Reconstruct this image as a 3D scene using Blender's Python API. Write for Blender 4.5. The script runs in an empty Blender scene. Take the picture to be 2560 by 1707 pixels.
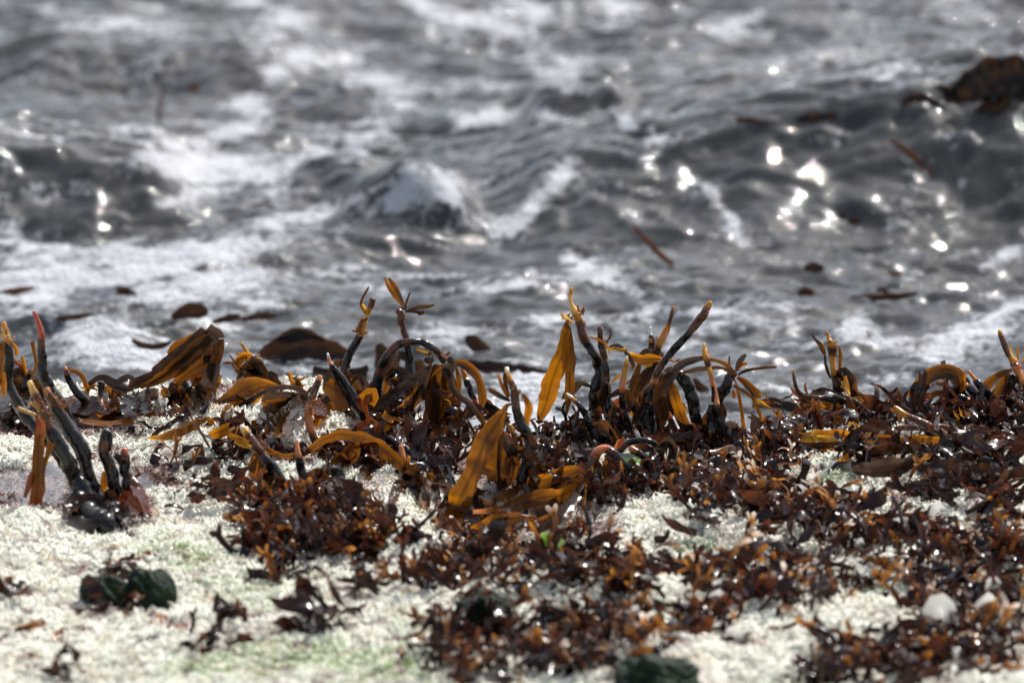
import bpy, math, random
import numpy as np
from mathutils import Vector
sc = bpy.context.scene
COL = sc.collection
rng = np.random.default_rng(11)
random.seed(5)

# ------------------------------------------------------------------ camera, sky, sun, exposure
PITCH = math.radians(12.0)
DIST = 12.0
LENS = 300.0
HT = 18.0 / LENS                                   # tangent of the half width of view
FW = np.array((0.0, math.cos(PITCH), -math.sin(PITCH)))
UP = np.array((0.0, math.sin(PITCH), math.cos(PITCH)))
PXM = DIST * HT / 1280.0                           # metres per photo pixel where the kelp stands
CAM = -DIST * (FW + UP * ((853.5 - 1060.0) / 1280.0 * HT))

cam_d = bpy.data.cameras.new("camera")
cam = bpy.data.objects.new("camera", cam_d)
COL.objects.link(cam)
sc.camera = cam
cam.location = CAM
cam.rotation_euler = (math.pi / 2 - PITCH, 0, 0)
cam_d.sensor_width = 36.0
cam_d.lens = LENS
cam_d.clip_start = 0.5
cam_d.clip_end = 2000.0
cam_d.dof.use_dof = True
cam_d.dof.focus_distance = 11.93
cam_d.dof.aperture_fstop = 4.8

SUN_EL, SUN_AZ = math.radians(54.0), math.radians(40.0)   # azimuth clockwise from +y (away from the camera)
w = bpy.data.worlds.new("World")
sc.world = w
w.use_nodes = True
nt = w.node_tree
sky = nt.nodes.new("ShaderNodeTexSky")
sky.sky_type = 'NISHITA'
sky.sun_disc = False
sky.sun_elevation = SUN_EL
sky.sun_rotation = SUN_AZ
sky.air_density = 1.0
sky.dust_density = 3.0
sky.ozone_density = 1.0
bg = nt.nodes["Background"]
bg.inputs["Strength"].default_value = 0.15
veil = nt.nodes.new("ShaderNodeHueSaturation")          # a thin even veil of high cloud takes the blue out of the sky
veil.inputs["Saturation"].default_value = 0.62
nt.links.new(sky.outputs["Color"], veil.inputs["Color"])
nt.links.new(veil.outputs["Color"], bg.inputs["Color"])

sun_d = bpy.data.lights.new("sun", 'SUN')
sun_d.energy = 3.7
sun_d.angle = math.radians(0.53)
sun_d.color = (1.0, 0.97, 0.93)
sun = bpy.data.objects.new("sun", sun_d)
COL.objects.link(sun)
sd = Vector((math.sin(SUN_AZ) * math.cos(SUN_EL), math.cos(SUN_AZ) * math.cos(SUN_EL), math.sin(SUN_EL)))
sun.rotation_euler = sd.to_track_quat('Z', 'Y').to_euler()

vs = sc.view_settings
vs.view_transform = 'Standard'
vs.look = 'None'
vs.exposure = 0.58
vs.gamma = 1.0
vs.use_curve_mapping = False
sc.cycles.max_bounces = 10
sc.cycles.transparent_max_bounces = 16
sc.cycles.sample_clamp_indirect = 6.0

# ------------------------------------------------------------------ picking places from the photo
def ray(u, v):
    return FW + np.array((1.0, 0, 0)) * ((u - 1280.0) / 1280.0 * HT) + UP * ((853.5 - v) / 1280.0 * HT)

def at_depth(u, v, y):
    """the point of the place that shows at photo pixel (u, v) and stands y metres behind the kelp line"""
    d = ray(u, v)
    return CAM + d * ((y - CAM[1]) / d[1])

def at_level(u, v, z):
    d = ray(u, v)
    return CAM + d * ((z - CAM[2]) / d[2])

# ------------------------------------------------------------------ numpy noise
def _hash(ix, iy, seed):
    h = (ix.astype(np.int64) * 374761393 + iy.astype(np.int64) * 668265263 + seed * 974711) & 0x7fffffff
    h = ((h ^ (h >> 13)) * 1274126177) & 0x7fffffff
    h = h ^ (h >> 16)
    return (h & 0xffff) / 65535.0

def vnoise(x, y, seed=0):
    x = np.asarray(x, float); y = np.asarray(y, float)
    ix = np.floor(x); iy = np.floor(y)
    fx = x - ix; fy = y - iy
    fx = fx * fx * fx * (fx * (fx * 6 - 15) + 10); fy = fy * fy * fy * (fy * (fy * 6 - 15) + 10)
    a = _hash(ix, iy, seed); b = _hash(ix + 1, iy, seed)
    c = _hash(ix, iy + 1, seed); d = _hash(ix + 1, iy + 1, seed)
    return (a + (b - a) * fx + (c - a) * fy + (a - b - c + d) * fx * fy) * 2 - 1

def fbm(x, y, oct=4, seed=0, gain=0.5):
    s = 0; a = 1.0; t = 0
    for o in range(oct):
        c, n = math.cos(o * 1.1 + .4), math.sin(o * 1.1 + .4)
        s = s + a * vnoise((x * c - y * n) * 2 ** o + 13.7 * o, (x * n + y * c) * 2 ** o - 7.1 * o, seed + o)
        t += a; a *= gain
    return s / t

def ridged(x, y, oct=3, seed=0):
    s = 0; a = 1.0; t = 0
    for o in range(oct):
        s = s + a * (1 - 2 * np.abs(vnoise(x * 2 ** o + 3.3 * o, y * 2 ** o + 9.1 * o, seed + o)))
        t += a; a *= 0.5
    return s / t

def sstep(a, b, x):
    t = np.clip((x - a) / (b - a), 0, 1)
    return t * t * (3 - 2 * t)

# ------------------------------------------------------------------ materials
def new_mat(name):
    m = bpy.data.materials.new(name)
    m.use_nodes = True
    n = m.node_tree
    n.nodes.clear()
    return m, n, n.nodes, n.links

def mix_rgb(n, fac, a, b, mode='MIX'):
    m = n.nodes.new("ShaderNodeMix"); m.data_type = 'RGBA'; m.blend_type = mode
    for key, val in ((0, fac), (6, a), (7, b)):
        if hasattr(val, "is_output"):
            n.links.new(val, m.inputs[key])
        elif key == 0:
            m.inputs[0].default_value = val
        else:
            m.inputs[key].default_value = (*val, 1) if len(val) == 3 else val
    return m.outputs[2]

def math_n(n, op, a, b=None, clamp=False):
    m = n.nodes.new("ShaderNodeMath"); m.operation = op; m.use_clamp = clamp
    for k, val in enumerate((a, b)):
        if val is None: continue
        if hasattr(val, "is_output"): n.links.new(val, m.inputs[k])
        else: m.inputs[k].default_value = val
    return m.outputs[0]

def noise_n(n, scale, detail=3, vec=None, rough=0.5):
    t = n.nodes.new("ShaderNodeTexNoise")
    t.inputs["Scale"].default_value = scale
    t.inputs["Detail"].default_value = detail
    t.inputs["Roughness"].default_value = rough
    if vec is not None: n.links.new(vec, t.inputs["Vector"])
    return t.outputs["Fac"]

def range_n(n, val, a, b, c=0.0, d=1.0):
    m = n.nodes.new("ShaderNodeMapRange")
    n.links.new(val, m.inputs[0])
    for k, x in enumerate((a, b, c, d)): m.inputs[k + 1].default_value = x
    return m.outputs[0]

def attr_n(n, name, typ='GEOMETRY'):
    a = n.nodes.new("ShaderNodeAttribute"); a.attribute_name = name; a.attribute_type = typ
    return a

def bump_n(n, height, strength, dist):
    b = n.nodes.new("ShaderNodeBump")
    b.inputs["Strength"].default_value = strength
    b.inputs["Distance"].default_value = dist
    n.links.new(height, b.inputs["Height"])
    return b.outputs["Normal"]

def finish(n, shader):
    o = n.nodes.new("ShaderNodeOutputMaterial")
    n.links.new(shader, o.inputs["Surface"])

def pbsdf(n, color, rough=0.5, ior=1.45, normal=None, spec=0.5):
    p = n.nodes.new("ShaderNodeBsdfPrincipled")
    for key, val in (("Base Color", color), ("Roughness", rough)):
        if hasattr(val, "is_output"): n.links.new(val, p.inputs[key])
        elif key == "Base Color": p.inputs[key].default_value = (*val, 1)
        else: p.inputs[key].default_value = val
    p.inputs["IOR"].default_value = ior
    p.inputs["Specular IOR Level"].default_value = spec
    if normal is not None: n.links.new(normal, p.inputs["Normal"])
    return p

def pos_n(n):
    return n.nodes.new("ShaderNodeNewGeometry").outputs["Position"]

def objco_n(n):
    return n.nodes.new("ShaderNodeTexCoord").outputs["Object"]

# ------------------------------------------------------------------ mesh helpers
def link_mesh(name, me, mat=None, parent=None):
    o = bpy.data.objects.new(name, me)
    COL.objects.link(o)
    if mat is not None and not me.materials: me.materials.append(mat)
    if parent is not None: o.parent = parent
    return o

def grid_mesh(name, X, Y, Z):
    ny, nx = X.shape
    me = bpy.data.meshes.new(name)
    co = np.stack((X, Y, Z), -1).reshape(-1, 3)
    i = np.arange(nx * ny).reshape(ny, nx)
    q = np.stack((i[:-1, :-1], i[:-1, 1:], i[1:, 1:], i[1:, :-1]), -1).reshape(-1, 4)
    fill_mesh(me, co, q)
    return me

def fill_mesh(me, co, q):
    co = np.asarray(co, np.float32); q = np.asarray(q, np.int32)
    k = q.shape[1]
    me.vertices.add(len(co)); me.vertices.foreach_set("co", co.ravel())
    me.loops.add(q.size); me.loops.foreach_set("vertex_index", q.ravel())
    me.polygons.add(len(q)); me.polygons.foreach_set("loop_start", np.arange(0, q.size, k, dtype=np.int32))
    me.polygons.foreach_set("use_smooth", np.ones(len(q), bool))
    me.update(calc_edges=True)
    me.validate()

def set_float(me, name, vals):
    a = me.attributes.new(name, 'FLOAT', 'POINT'); a.data.foreach_set("value", np.asarray(vals, np.float32).ravel())

def set_color(me, name, vals):
    vals = np.asarray(vals, np.float32)
    if vals.shape[1] == 3: vals = np.concatenate((vals, np.ones((len(vals), 1), np.float32)), 1)
    a = me.attributes.new(name, 'FLOAT_COLOR', 'POINT'); a.data.foreach_set("color", vals.ravel())

def tag(o, label=None, cat=None, group=None, kind=None):
    for k, v in (("label", label), ("category", cat), ("group", group), ("kind", kind)):
        if v: o[k] = v
    return o

def axis(fine_a, fine_b, step, a, b, grow=1.12):
    """coordinates at an even step in view, stretching out to a and b"""
    mid = list(np.arange(fine_a, fine_b + step / 2, step))
    lo, s = [], step
    x = fine_a
    while x > a:
        s *= grow; x -= s; lo.append(x)
    hi, s = [], step
    x = mid[-1]
    while x < b:
        s *= grow; x += s; hi.append(x)
    return np.array(lo[::-1] + mid + hi)
# ------------------------------------------------------------------ the rock: ground function
def flat(u, v):
    p = at_level(u, v, 0.0); return p[0], p[1]

EDGE_U = np.array((-900, 0, 300, 640, 800, 950, 1150, 1350, 1500, 1650, 1800, 1900, 2000, 2200, 2560, 3400), float)
EDGE_V = np.array((990, 985, 972, 962, 985, 1020, 1070, 1085, 1085, 1110, 1135, 1120, 1095, 1070, 1030, 1020), float)
EDGE = np.array([flat(u, v) for u, v in zip(EDGE_U, EDGE_V)])

# swells and hollows of the rock: photo place, half sizes in photo pixels, height in metres
KNOBS = [(flat(u, v), ru * PXM, rv * PXM / math.sin(PITCH + .01), h) for u, v, ru, rv, h in (
    (430, 1262, 190, 26, .022), (560, 1110, 130, 50, .022), (60, 1330, 120, 50, .010), (250, 1190, 230, 50, -.026),
    (120, 1080, 190, 45, -.020), (330, 1100, 60, 40, -.006), (230, 1330, 70, 18, -.020), (640, 1400, 200, 60, .012),
    (1040, 1400, 90, 18, .022), (1120, 1110, 160, 50, -.01), (1000, 1210, 120, 40, .006), (1340, 1275, 170, 58, -.058), (1150, 1268, 120, 56, -.052),
    (1720, 1310, 170, 40, .026), (2140, 1190, 200, 30, .020), (2470, 1195, 130, 25, .024), (2420, 1310, 140, 20, .022),
    (1540, 1500, 260, 28, .026), (2060, 1450, 150, 24, .018), (2080, 1580, 220, 40, .024), (1720, 1680, 240, 30, .024),
    (1900, 1400, 230, 24, -.026), (1350, 1440, 260, 22, -.018), (1300, 1600, 260, 26, -.024), (2330, 1480, 160, 34, -.014),
    (2420, 1060, 220, 34, .016), (1950, 1120, 130, 26, .008), (760, 1480, 130, 30, -.008))]

def rock_h(x, y):
    x = np.asarray(x, float); y = np.asarray(y, float)
    z = 0.014 * fbm(x * 3.1, y * 3.1, 3, 3) + 0.009 * fbm(x * 13, y * 9, 3, 21)
    z = z + 0.0075 * np.sqrt(np.abs(vnoise(x * 24 + .8 * vnoise(x * 50, y * 40, 32), y * 19, 31))) + .004 * np.abs(vnoise(x * 61, y * 50, 33))
    for (cx, cy), sx, sy, h in KNOBS:
        z = z + h * np.exp(-((x - cx) / sx) ** 2 - ((y - cy) / sy) ** 2)
    ye = np.interp(x, EDGE[:, 0], EDGE[:, 1]) + 0.03 * vnoise(x * 7, y * 0 + 3.3, 5) + .012 * vnoise(x * 25, y * 0 + 1, 6)
    d = np.maximum(y - ye, 0)
    z = z - d * d / (d + .05) * 1.5 * (1 + .3 * vnoise(x * 9, y * 9, 8))
    z = z + 0.02 * np.maximum(-2.3 - y, 0)
    return np.maximum(z, -0.9)

def on_rock(u, v):
    d = ray(u, v)
    t = (np.linspace(-4.5, 0.9, 700) - CAM[1]) / d[1]
    P = CAM[None] + d[None] * t[:, None]
    below = np.nonzero(P[:, 2] < rock_h(P[:, 0], P[:, 1]))[0]
    if len(below) == 0:
        return at_level(u, v, 0.0)
    return P[below[0]]

# colour zones of the crust: photo place, half sizes, strength (purple wet turf / green film)
def zones(x, y, lst):
    s = np.zeros_like(x)
    for u, v, ru, rv, a in lst:
        cx, cy = flat(u, v)
        s = np.maximum(s, a * np.exp(-((x - cx) / (ru * PXM)) ** 2 - ((y - cy) / (rv * PXM / math.sin(PITCH + .01))) ** 2))
    return s
PURPLE = [(140, 1240, 210, 45, 1), (340, 1195, 150, 40, .9), (60, 1180, 130, 34, .8), (60, 1060, 190, 45, .95), (210, 1065, 150, 30, .85), (420, 1235, 100, 22, .8), (280, 1130, 90, 24, .6),
          (520, 1250, 90, 18, .7), (590, 985, 110, 25, .8), (850, 1150, 170, 35, .9), (1010, 1130, 160, 40, .9), (1250, 1150, 160, 60, .9),
          (360, 1290, 30, 30, .8), (180, 1290, 60, 22, .8), (1480, 1320, 90, 40, .8), (260, 1540, 60, 22, .6), (1190, 1250, 60, 40, .9), (1400, 1200, 120, 60, .9),
          (430, 1240, 120, 14, .7), (60, 1500, 60, 20, .5), (800, 1230, 160, 40, .5)]
GREEN = [(470, 1410, 130, 60, .55), (640, 1480, 180, 60, .5), (820, 1660, 220, 50, .95), (560, 1690, 220, 40, .75), (330, 1690, 150, 30, .5), (1040, 1690, 120, 40, .9),
         (2090, 1225, 60, 16, .8), (1760, 1375, 130, 18, .7), (1540, 1500, 240, 30, .35), (2180, 1490, 70, 30, .6), (1040, 1580, 120, 70, .4), (2140, 1210, 120, 24, .5)]
DARK = []

xs = axis(-0.86, 0.86, .0032, -9, 9, 1.10)
ys = axis(-2.35, 0.34, .0055, -14, 1.6, 1.10)
X, Y = np.meshgrid(xs, ys)
Z = rock_h(X, Y)
fine = (np.abs(X) < 1.2) & (Y > -3)
Z = Z + np.where(fine, 0.0030 * fbm(X * 70, Y * 60, 3, 41) + 0.0016 * vnoise(X * 240, Y * 200, 51), 0)
me = grid_mesh("rock", X, Y, Z)
xf, yf = X.ravel(), Y.ravel()
def zone_masks(x, y):
    nz = fbm(x * 16, y * 10, 4, 61, .62)
    pu = sstep(.30, .60, zones(x, y, PURPLE) + .42 * nz + .05) 
    sp = sstep(.36, .52, fbm(x * 30, y * 18, 3, 71, .6) + .06)
    gr = sstep(.20, .85, zones(x, y, GREEN) + .55 * fbm(x * 21, y * 14, 4, 81, .65))
    br = sstep(.30, .60, fbm(x * 11 + 5, y * 8, 4, 77, .6)) * .45
    return np.maximum(np.maximum(pu, .85 * sp), br), gr
pu, gr = zone_masks(xf, yf)
set_float(me, "purple", pu); set_float(me, "green", gr)

def crust_color(n, pu, gr, pos):
    c = mix_rgb(n, range_n(n, noise_n(n, 150, 3, pos), .35, .65), (.87, .86, .77), (.70, .69, .57))
    c = mix_rgb(n, range_n(n, noise_n(n, 22, 4, pos), .54, .74), c, (.58, .49, .36))
    c = mix_rgb(n, math_n(n, 'MULTIPLY', gr, range_n(n, noise_n(n, 120, 3, pos), .40, .62)), c, (.22, .34, .09))
    c = mix_rgb(n, pu, c, mix_rgb(n, range_n(n, noise_n(n, 180, 3, pos), .35, .65), (.085, .036, .036), (.36, .22, .20)))
    return c

m_rock, n, nn, ll = new_mat("rock_crust")
pos = pos_n(n)
pa = attr_n(n, "purple").outputs["Fac"]; ga = attr_n(n, "green").outputs["Fac"]
base = mix_rgb(n, .45, crust_color(n, pa, ga, pos), (.17, .14, .095))  # rock darkened in colour so the gaps between crumbs look dark
rough = range_n(n, pa, 0, 1, .75, .22)
p = pbsdf(n, base, rough, 1.4, bump_n(n, noise_n(n, 260, 4, pos), .8, .004))
finish(n, p.outputs[0])
me.materials.append(m_rock)
tag(link_mesh("rock", me), kind="structure")

# ------------------------------------------------------------------ seaweed regions in the photo (polygons) and a mask over the rock
WEED = {
 "ridge": [(540,1150),(720,1090),(1000,1040),(1300,1060),(1560,1085),(1800,1140),(1700,1190),(1560,1300),(1480,1345),(1280,1330),(1130,1290),(1080,1200),(900,1190),(700,1180)],
 "mid": [(570,1320),(660,1235),(800,1235),(930,1270),(1000,1330),(985,1400),(880,1415),(760,1420),(700,1480),(620,1400)],
 "centre": [(1030,1430),(1130,1345),(1300,1360),(1480,1350),(1700,1420),(1800,1452),(1560,1480),(1380,1485),(1250,1470),(1060,1510)],
 "right": [(1560,1140),(1700,1150),(1950,1145),(1960,1210),(2120,1260),(2330,1330),(2330,1390),(2200,1420),(2030,1360),(1930,1320),(1800,1330),(1700,1310),(1640,1250)],
 "shoulder": [(2240,1245),(2330,1228),(2560,1212),(2560,1290),(2400,1280),(2270,1265)],
 "crest": [(1760,1135),(1900,1065),(2100,1045),(2560,990),(2560,1170),(2200,1185),(2000,1165),(1800,1150)],
 "far_right": [(2350,1350),(2560,1335),(2560,1700),(2360,1707),(2290,1600),(2310,1510),(2230,1440)],
 "middle_right": [(1760,1385),(1950,1360),(2180,1430),(2270,1450),(2150,1500),(2000,1545),(1840,1500),(1700,1445)],
 "bottom": [(1040,1640),(1090,1560),(1350,1555),(1560,1520),(1880,1540),(1850,1590),(1650,1620),(1430,1700),(1330,1720),(1040,1720)],
 "corner": [(1930,1720),(2150,1620),(2290,1600),(2380,1720)],
}
def in_poly(px, py, poly):
    px = np.asarray(px); py = np.asarray(py)
    r = np.zeros(px.shape, bool)
    j = len(poly) - 1
    for i in range(len(poly)):
        (xi, yi), (xj, yj) = poly[i], poly[j]
        c = ((yi > py) != (yj > py)) & (px < (xj - xi) * (py - yi) / (yj - yi + 1e-12) + xi)
        r ^= c; j = i
    return r
WEED_W = {k: [flat(*q) for q in v] for k, v in WEED.items()}
def weedy(x, y):
    m = np.zeros(np.shape(x), bool)
    for k, pl in WEED_W.items():
        m |= in_poly(x, y, pl)
    return m

# ------------------------------------------------------------------ crumbly coralline crust (uncountable: one object)
def crumb_mesh(seed, k):
    r = np.random.default_rng(seed)
    V, F = [], []
    for _ in range(k):
        base = r.normal(0, .0018, 3) * (1, 1, .35)
        d = r.normal(0, 1, 3) * (1, 1, .6) + (0, 0, .8); d /= np.linalg.norm(d)
        side = np.cross(d, r.normal(0, 1, 3)); side /= np.linalg.norm(side); up = np.cross(side, d)
        L = r.uniform(.0022, .0048); rad = r.uniform(.0006, .0011); bend = r.normal(0, .0012, 3)
        o = len(V)
        for t, s in ((0, 1.0), (.6, 1.15), (1, .55)):
            c = base + d * L * t + bend * t * t
            for a in range(4):
                V.append(c + (side * math.cos(a * math.pi / 2) + up * math.sin(a * math.pi / 2)) * rad * s)
        for lv in range(2):
            for a in range(4):
                F.append((o + lv * 4 + a, o + lv * 4 + (a + 1) % 4, o + lv * 4 + 4 + (a + 1) % 4, o + lv * 4 + 4 + a))
        F.append((o + 8, o + 9, o + 10, o + 11))
    me = bpy.data.meshes.new("crust_crumb"); fill_mesh(me, np.array(V), np.array(F)); return me

NC = 150000
cy = -2.4 + 2.75 * rng.random(NC); cx = (rng.random(NC) * 2 - 1) * (.80 + .03 * cy)
keep = ~(weedy(cx, cy) & (rng.random(NC) < .72)) & (cy < np.interp(cx, EDGE[:, 0], EDGE[:, 1]) + .03)
keep &= vnoise(cx * 55, cy * 40, 90) + .5 * vnoise(cx * 140, cy * 110, 91) > -.38
keep &= np.abs(vnoise(cx * 24 + .8 * vnoise(cx * 50, cy * 40, 32), cy * 19, 31)) > .035 + .05 * rng.random(NC)
cx, cy = cx[keep], cy[keep]
pu, gr = zone_masks(cx, cy)
thin = rng.random(len(cx)) > pu * .55
cx, cy, pu, gr = cx[thin], cy[thin], pu[thin], gr[thin]
me = bpy.data.meshes.new("coralline_crust")
co = np.stack((cx, cy, rock_h(cx, cy) + .0004), -1).astype(np.float32)
me.vertices.add(len(co)); me.vertices.foreach_set("co", co.ravel()); me.update()
set_float(me, "purple", pu); set_float(me, "green", gr)
set_float(me, "size", (.85 + 1.0 * rng.random(len(cx)) ** 2) * (1 - .25 * pu))
a = me.attributes.new("spin", 'FLOAT_VECTOR', 'POINT')
a.data.foreach_set("vector", np.stack((rng.normal(0, .3, len(cx)), rng.normal(0, .3, len(cx)), rng.random(len(cx)) * 6.28), -1).astype(np.float32).ravel())
a = me.attributes.new("pick", 'INT', 'POINT'); a.data.foreach_set("value", rng.integers(0, 5, len(cx)).astype(np.int32))
crust = link_mesh("coralline_crust", me)
tag(crust, "crumbly cream white coralline crust covering the rock between the seaweeds", "crust", kind="stuff")
m_crust, n, nn, ll = new_mat("coralline")
pos = pos_n(n)
p = pbsdf(n, crust_color(n, attr_n(n, "purple", 'INSTANCER').outputs["Fac"], attr_n(n, "green", 'INSTANCER').outputs["Fac"], pos), .55, 1.4)
finish(n, p.outputs[0])
crumbs = bpy.data.collections.new("crust_crumbs")
for s in range(5):
    cm = crumb_mesh(s, 7); cm.materials.append(m_crust)
    crumbs.objects.link(bpy.data.objects.new("crust_crumb", cm))
g = bpy.data.node_groups.new("scatter_crumbs", 'GeometryNodeTree')
g.interface.new_socket("Geometry", in_out='INPUT', socket_type='NodeSocketGeometry')
g.interface.new_socket("Geometry", in_out='OUTPUT', socket_type='NodeSocketGeometry')
gi = g.nodes.new("NodeGroupInput"); go = g.nodes.new("NodeGroupOutput")
ci = g.nodes.new("GeometryNodeCollectionInfo"); ci.inputs[0].default_value = crumbs; ci.inputs[1].default_value = True; ci.inputs[2].default_value = True
ip = g.nodes.new("GeometryNodeInstanceOnPoints")
ip.inputs["Pick Instance"].default_value = True
def gattr(name, typ):
    q = g.nodes.new("GeometryNodeInputNamedAttribute"); q.data_type = typ; q.inputs[0].default_value = name
    return q.outputs[0]
g.links.new(gi.outputs[0], ip.inputs["Points"]); g.links.new(ci.outputs[0], ip.inputs["Instance"])
g.links.new(gattr("pick", 'INT'), ip.inputs["Instance Index"])
g.links.new(gattr("spin", 'FLOAT_VECTOR'), ip.inputs["Rotation"])
g.links.new(gattr("size", 'FLOAT'), ip.inputs["Scale"])
g.links.new(ip.outputs[0], go.inputs[0])
md = crust.modifiers.new("scatter", 'NODES'); md.node_group = g

# ------------------------------------------------------------------ tide pool film on the left
POOL_Z = -0.0035
px_ = np.arange(-1.05, -.30, .012); py_ = np.arange(-.66, .22, .012)
PX_, PY_ = np.meshgrid(px_, py_)
me = bpy.data.meshes.new("pool_water")
hh = rock_h(PX_, PY_)
zz = np.where(zones(PX_, PY_, [(130, 1215, 260, 60, 1), (110, 1080, 190, 45, 1), (380, 1190, 110, 50, 1)]) > .28, 1, 0)
i = np.arange(PX_.size).reshape(PX_.shape)
q = np.stack((i[:-1, :-1], i[:-1, 1:], i[1:, 1:], i[1:, :-1]), -1)
ok = (zz[:-1, :-1] * zz[1:, 1:] * zz[1:, :-1] * zz[:-1, 1:]) > 0
q = q[ok]
use, inv = np.unique(q, return_inverse=True)
co = np.stack((PX_.ravel(), PY_.ravel(), np.full(PX_.size, POOL_Z)), -1)[use]
fill_mesh(me, co, inv.reshape(-1, 4))
m_pool, n, nn, ll = new_mat("pool_film")
gl = nn.new("ShaderNodeBsdfGlossy"); gl.inputs["Roughness"].default_value = .04
bn = bump_n(n, noise_n(n, 70, 3, pos_n(n)), .25, .003)
ll.new(bn, gl.inputs["Normal"])
tr = nn.new("ShaderNodeBsdfTransparent"); tr.inputs[0].default_value = (.90, .87, .84, 1)
fr = nn.new("ShaderNodeFresnel"); fr.inputs[0].default_value = 1.33; ll.new(bn, fr.inputs["Normal"])
mx = nn.new("ShaderNodeMixShader"); ll.new(fr.outputs[0], mx.inputs[0]); ll.new(tr.outputs[0], mx.inputs[1]); ll.new(gl.outputs[0], mx.inputs[2])
finish(n, mx.outputs[0])
me.materials.append(m_pool)
tag(link_mesh("pool_water", me), kind="structure")

# ------------------------------------------------------------------ the sea
SEA = -0.15
def sea_xy(u, v):
    p = at_level(u, v, SEA); return p[0], p[1]
def px_size(v):
    """metres per photo pixel across, and along the surface, at photo row v on the sea"""
    a = at_level(1280, v - 1, SEA); b = at_level(1281, v - 1, SEA); c = at_level(1280, v + 1, SEA)
    return b[0] - a[0], (a[1] - c[1]) / 2

def blobs(x, y, z, lst):
    """patches of foam where the photo shows them, worked out on the real wave surface"""
    dx = x - CAM[0]; dy = y - CAM[1]; dz = z - CAM[2]
    dep = np.maximum(dy * FW[1] + dz * FW[2], .5)
    pu_ = 1280 + dx / dep / HT * 1280; pv_ = 853.5 - (dy * UP[1] + dz * UP[2]) / dep / HT * 1280
    pu_ = pu_ + 55 * fbm(x * 6, y * 8, 3, 301); pv_ = pv_ + 22 * fbm(x * 6 + 40, y * 8, 3, 311)
    s = np.zeros_like(x)
    for u, v, ru, rv, ang, a in lst:
        c, n_ = math.cos(math.radians(ang)), math.sin(math.radians(ang))
        ex, ey = pu_ - u, pv_ - v
        e = ((ex * c + ey * n_) / ru) ** 2 + ((-ex * n_ + ey * c) / rv) ** 2
        s = np.maximum(s, a * np.exp(-e))
    return np.where(dy > 5, s, 0)

def crest(x, y, u0, v0, u1, v1, h0, h1, back, front):
    """a wave between two photo places at its foot: gentle back, steep face towards the shore, height h0 to h1"""
    ax, ay = sea_xy(u0, v0); bx, by = sea_xy(u1, v1)
    s = (x - ax) / (bx - ax)
    d = y - (ay + (by - ay) * s) - .9 * front
    d = d + .07 * fbm(x * 4, y * 3, 3, 140) + .022 * fbm(x * 15, y * 11, 2, 144)
    prof = np.where(d > 0, np.exp(-(d / back) ** 2), np.exp(-(d / front) ** 2))
    return (h0 + (h1 - h0) * np.clip(s, -.1, 1.15)) * prof * sstep(-.3, .12, s) * (1 - sstep(.88, 1.3, s))

def sea_h(x, y):
    z = np.full(np.shape(x), SEA)
    wx = x + .05 * fbm(x * 3, y * 3, 2, 88) + .05 * fbm(x * 7, y * 6, 2, 85); wy = y + .04 * fbm(x * 3.5, y * 4, 2, 87) + .022 * fbm(x * 9, y * 8, 2, 86)
    z = z + .026 * fbm(wx * 1.5 + .4, wy * 2.6, 2, 101) + .014 * fbm(wx * 4.2, wy * 8.0, 2, 111)
    z = z + .0125 * fbm(wx * 8 - wy * 2, wy * 20 + wx * 2, 2, 121) + .0080 * ridged(wx * 13 + wy * 5, wy * 34 - wx * 4, 2, 127) + .0026 * fbm(wx * 27 + 3 - wy * 9, wy * 58 + wx * 6, 2, 129) + .0026 * fbm(x * 44, y * 80, 2, 131)
    z = z + crest(x, y, -80, 560, 400, 570, .13, .10, .5, .11)
    z = z + crest(x, y, 100, 205, 720, 215, .05, .06, .5, .14)
    z = z + crest(x, y, 1330, 575, 2750, 560, .09, .25, .9, .22)
    z = z + crest(x, y, 880, 585, 1140, 600, .065, .06, .2, .06)
    z = z + crest(x, y, 1330, 410, 1540, 420, .06, .06, .25, .09)
    z = z + crest(x, y, 760, 500, 920, 505, .04, .05, .2, .08)
    z = z + crest(x, y, 600, 660, 1060, 650, .03, .03, .2, .09)
    for u, v, r_, h in ((265, 905, .13, .05), (470, 830, .06, .025), (1000, 560, .07, .03), (2130, 870, .05, .03)):
        cx, cy = sea_xy(u, v); z = z + h * np.exp(-((x - cx) / r_) ** 2 - ((y - cy) / (r_ * 1.2)) ** 2)
    return z

def on_sea(u, v):
    d = ray(u, v)
    t = (np.linspace(.1, 7, 900) - CAM[1]) / d[1]
    P = CAM[None] + d[None] * t[:, None]
    b = np.nonzero(P[:, 2] < sea_h(P[:, 0], P[:, 1]))[0]
    return P[b[0]] if len(b) else at_level(u, v, SEA)

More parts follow.
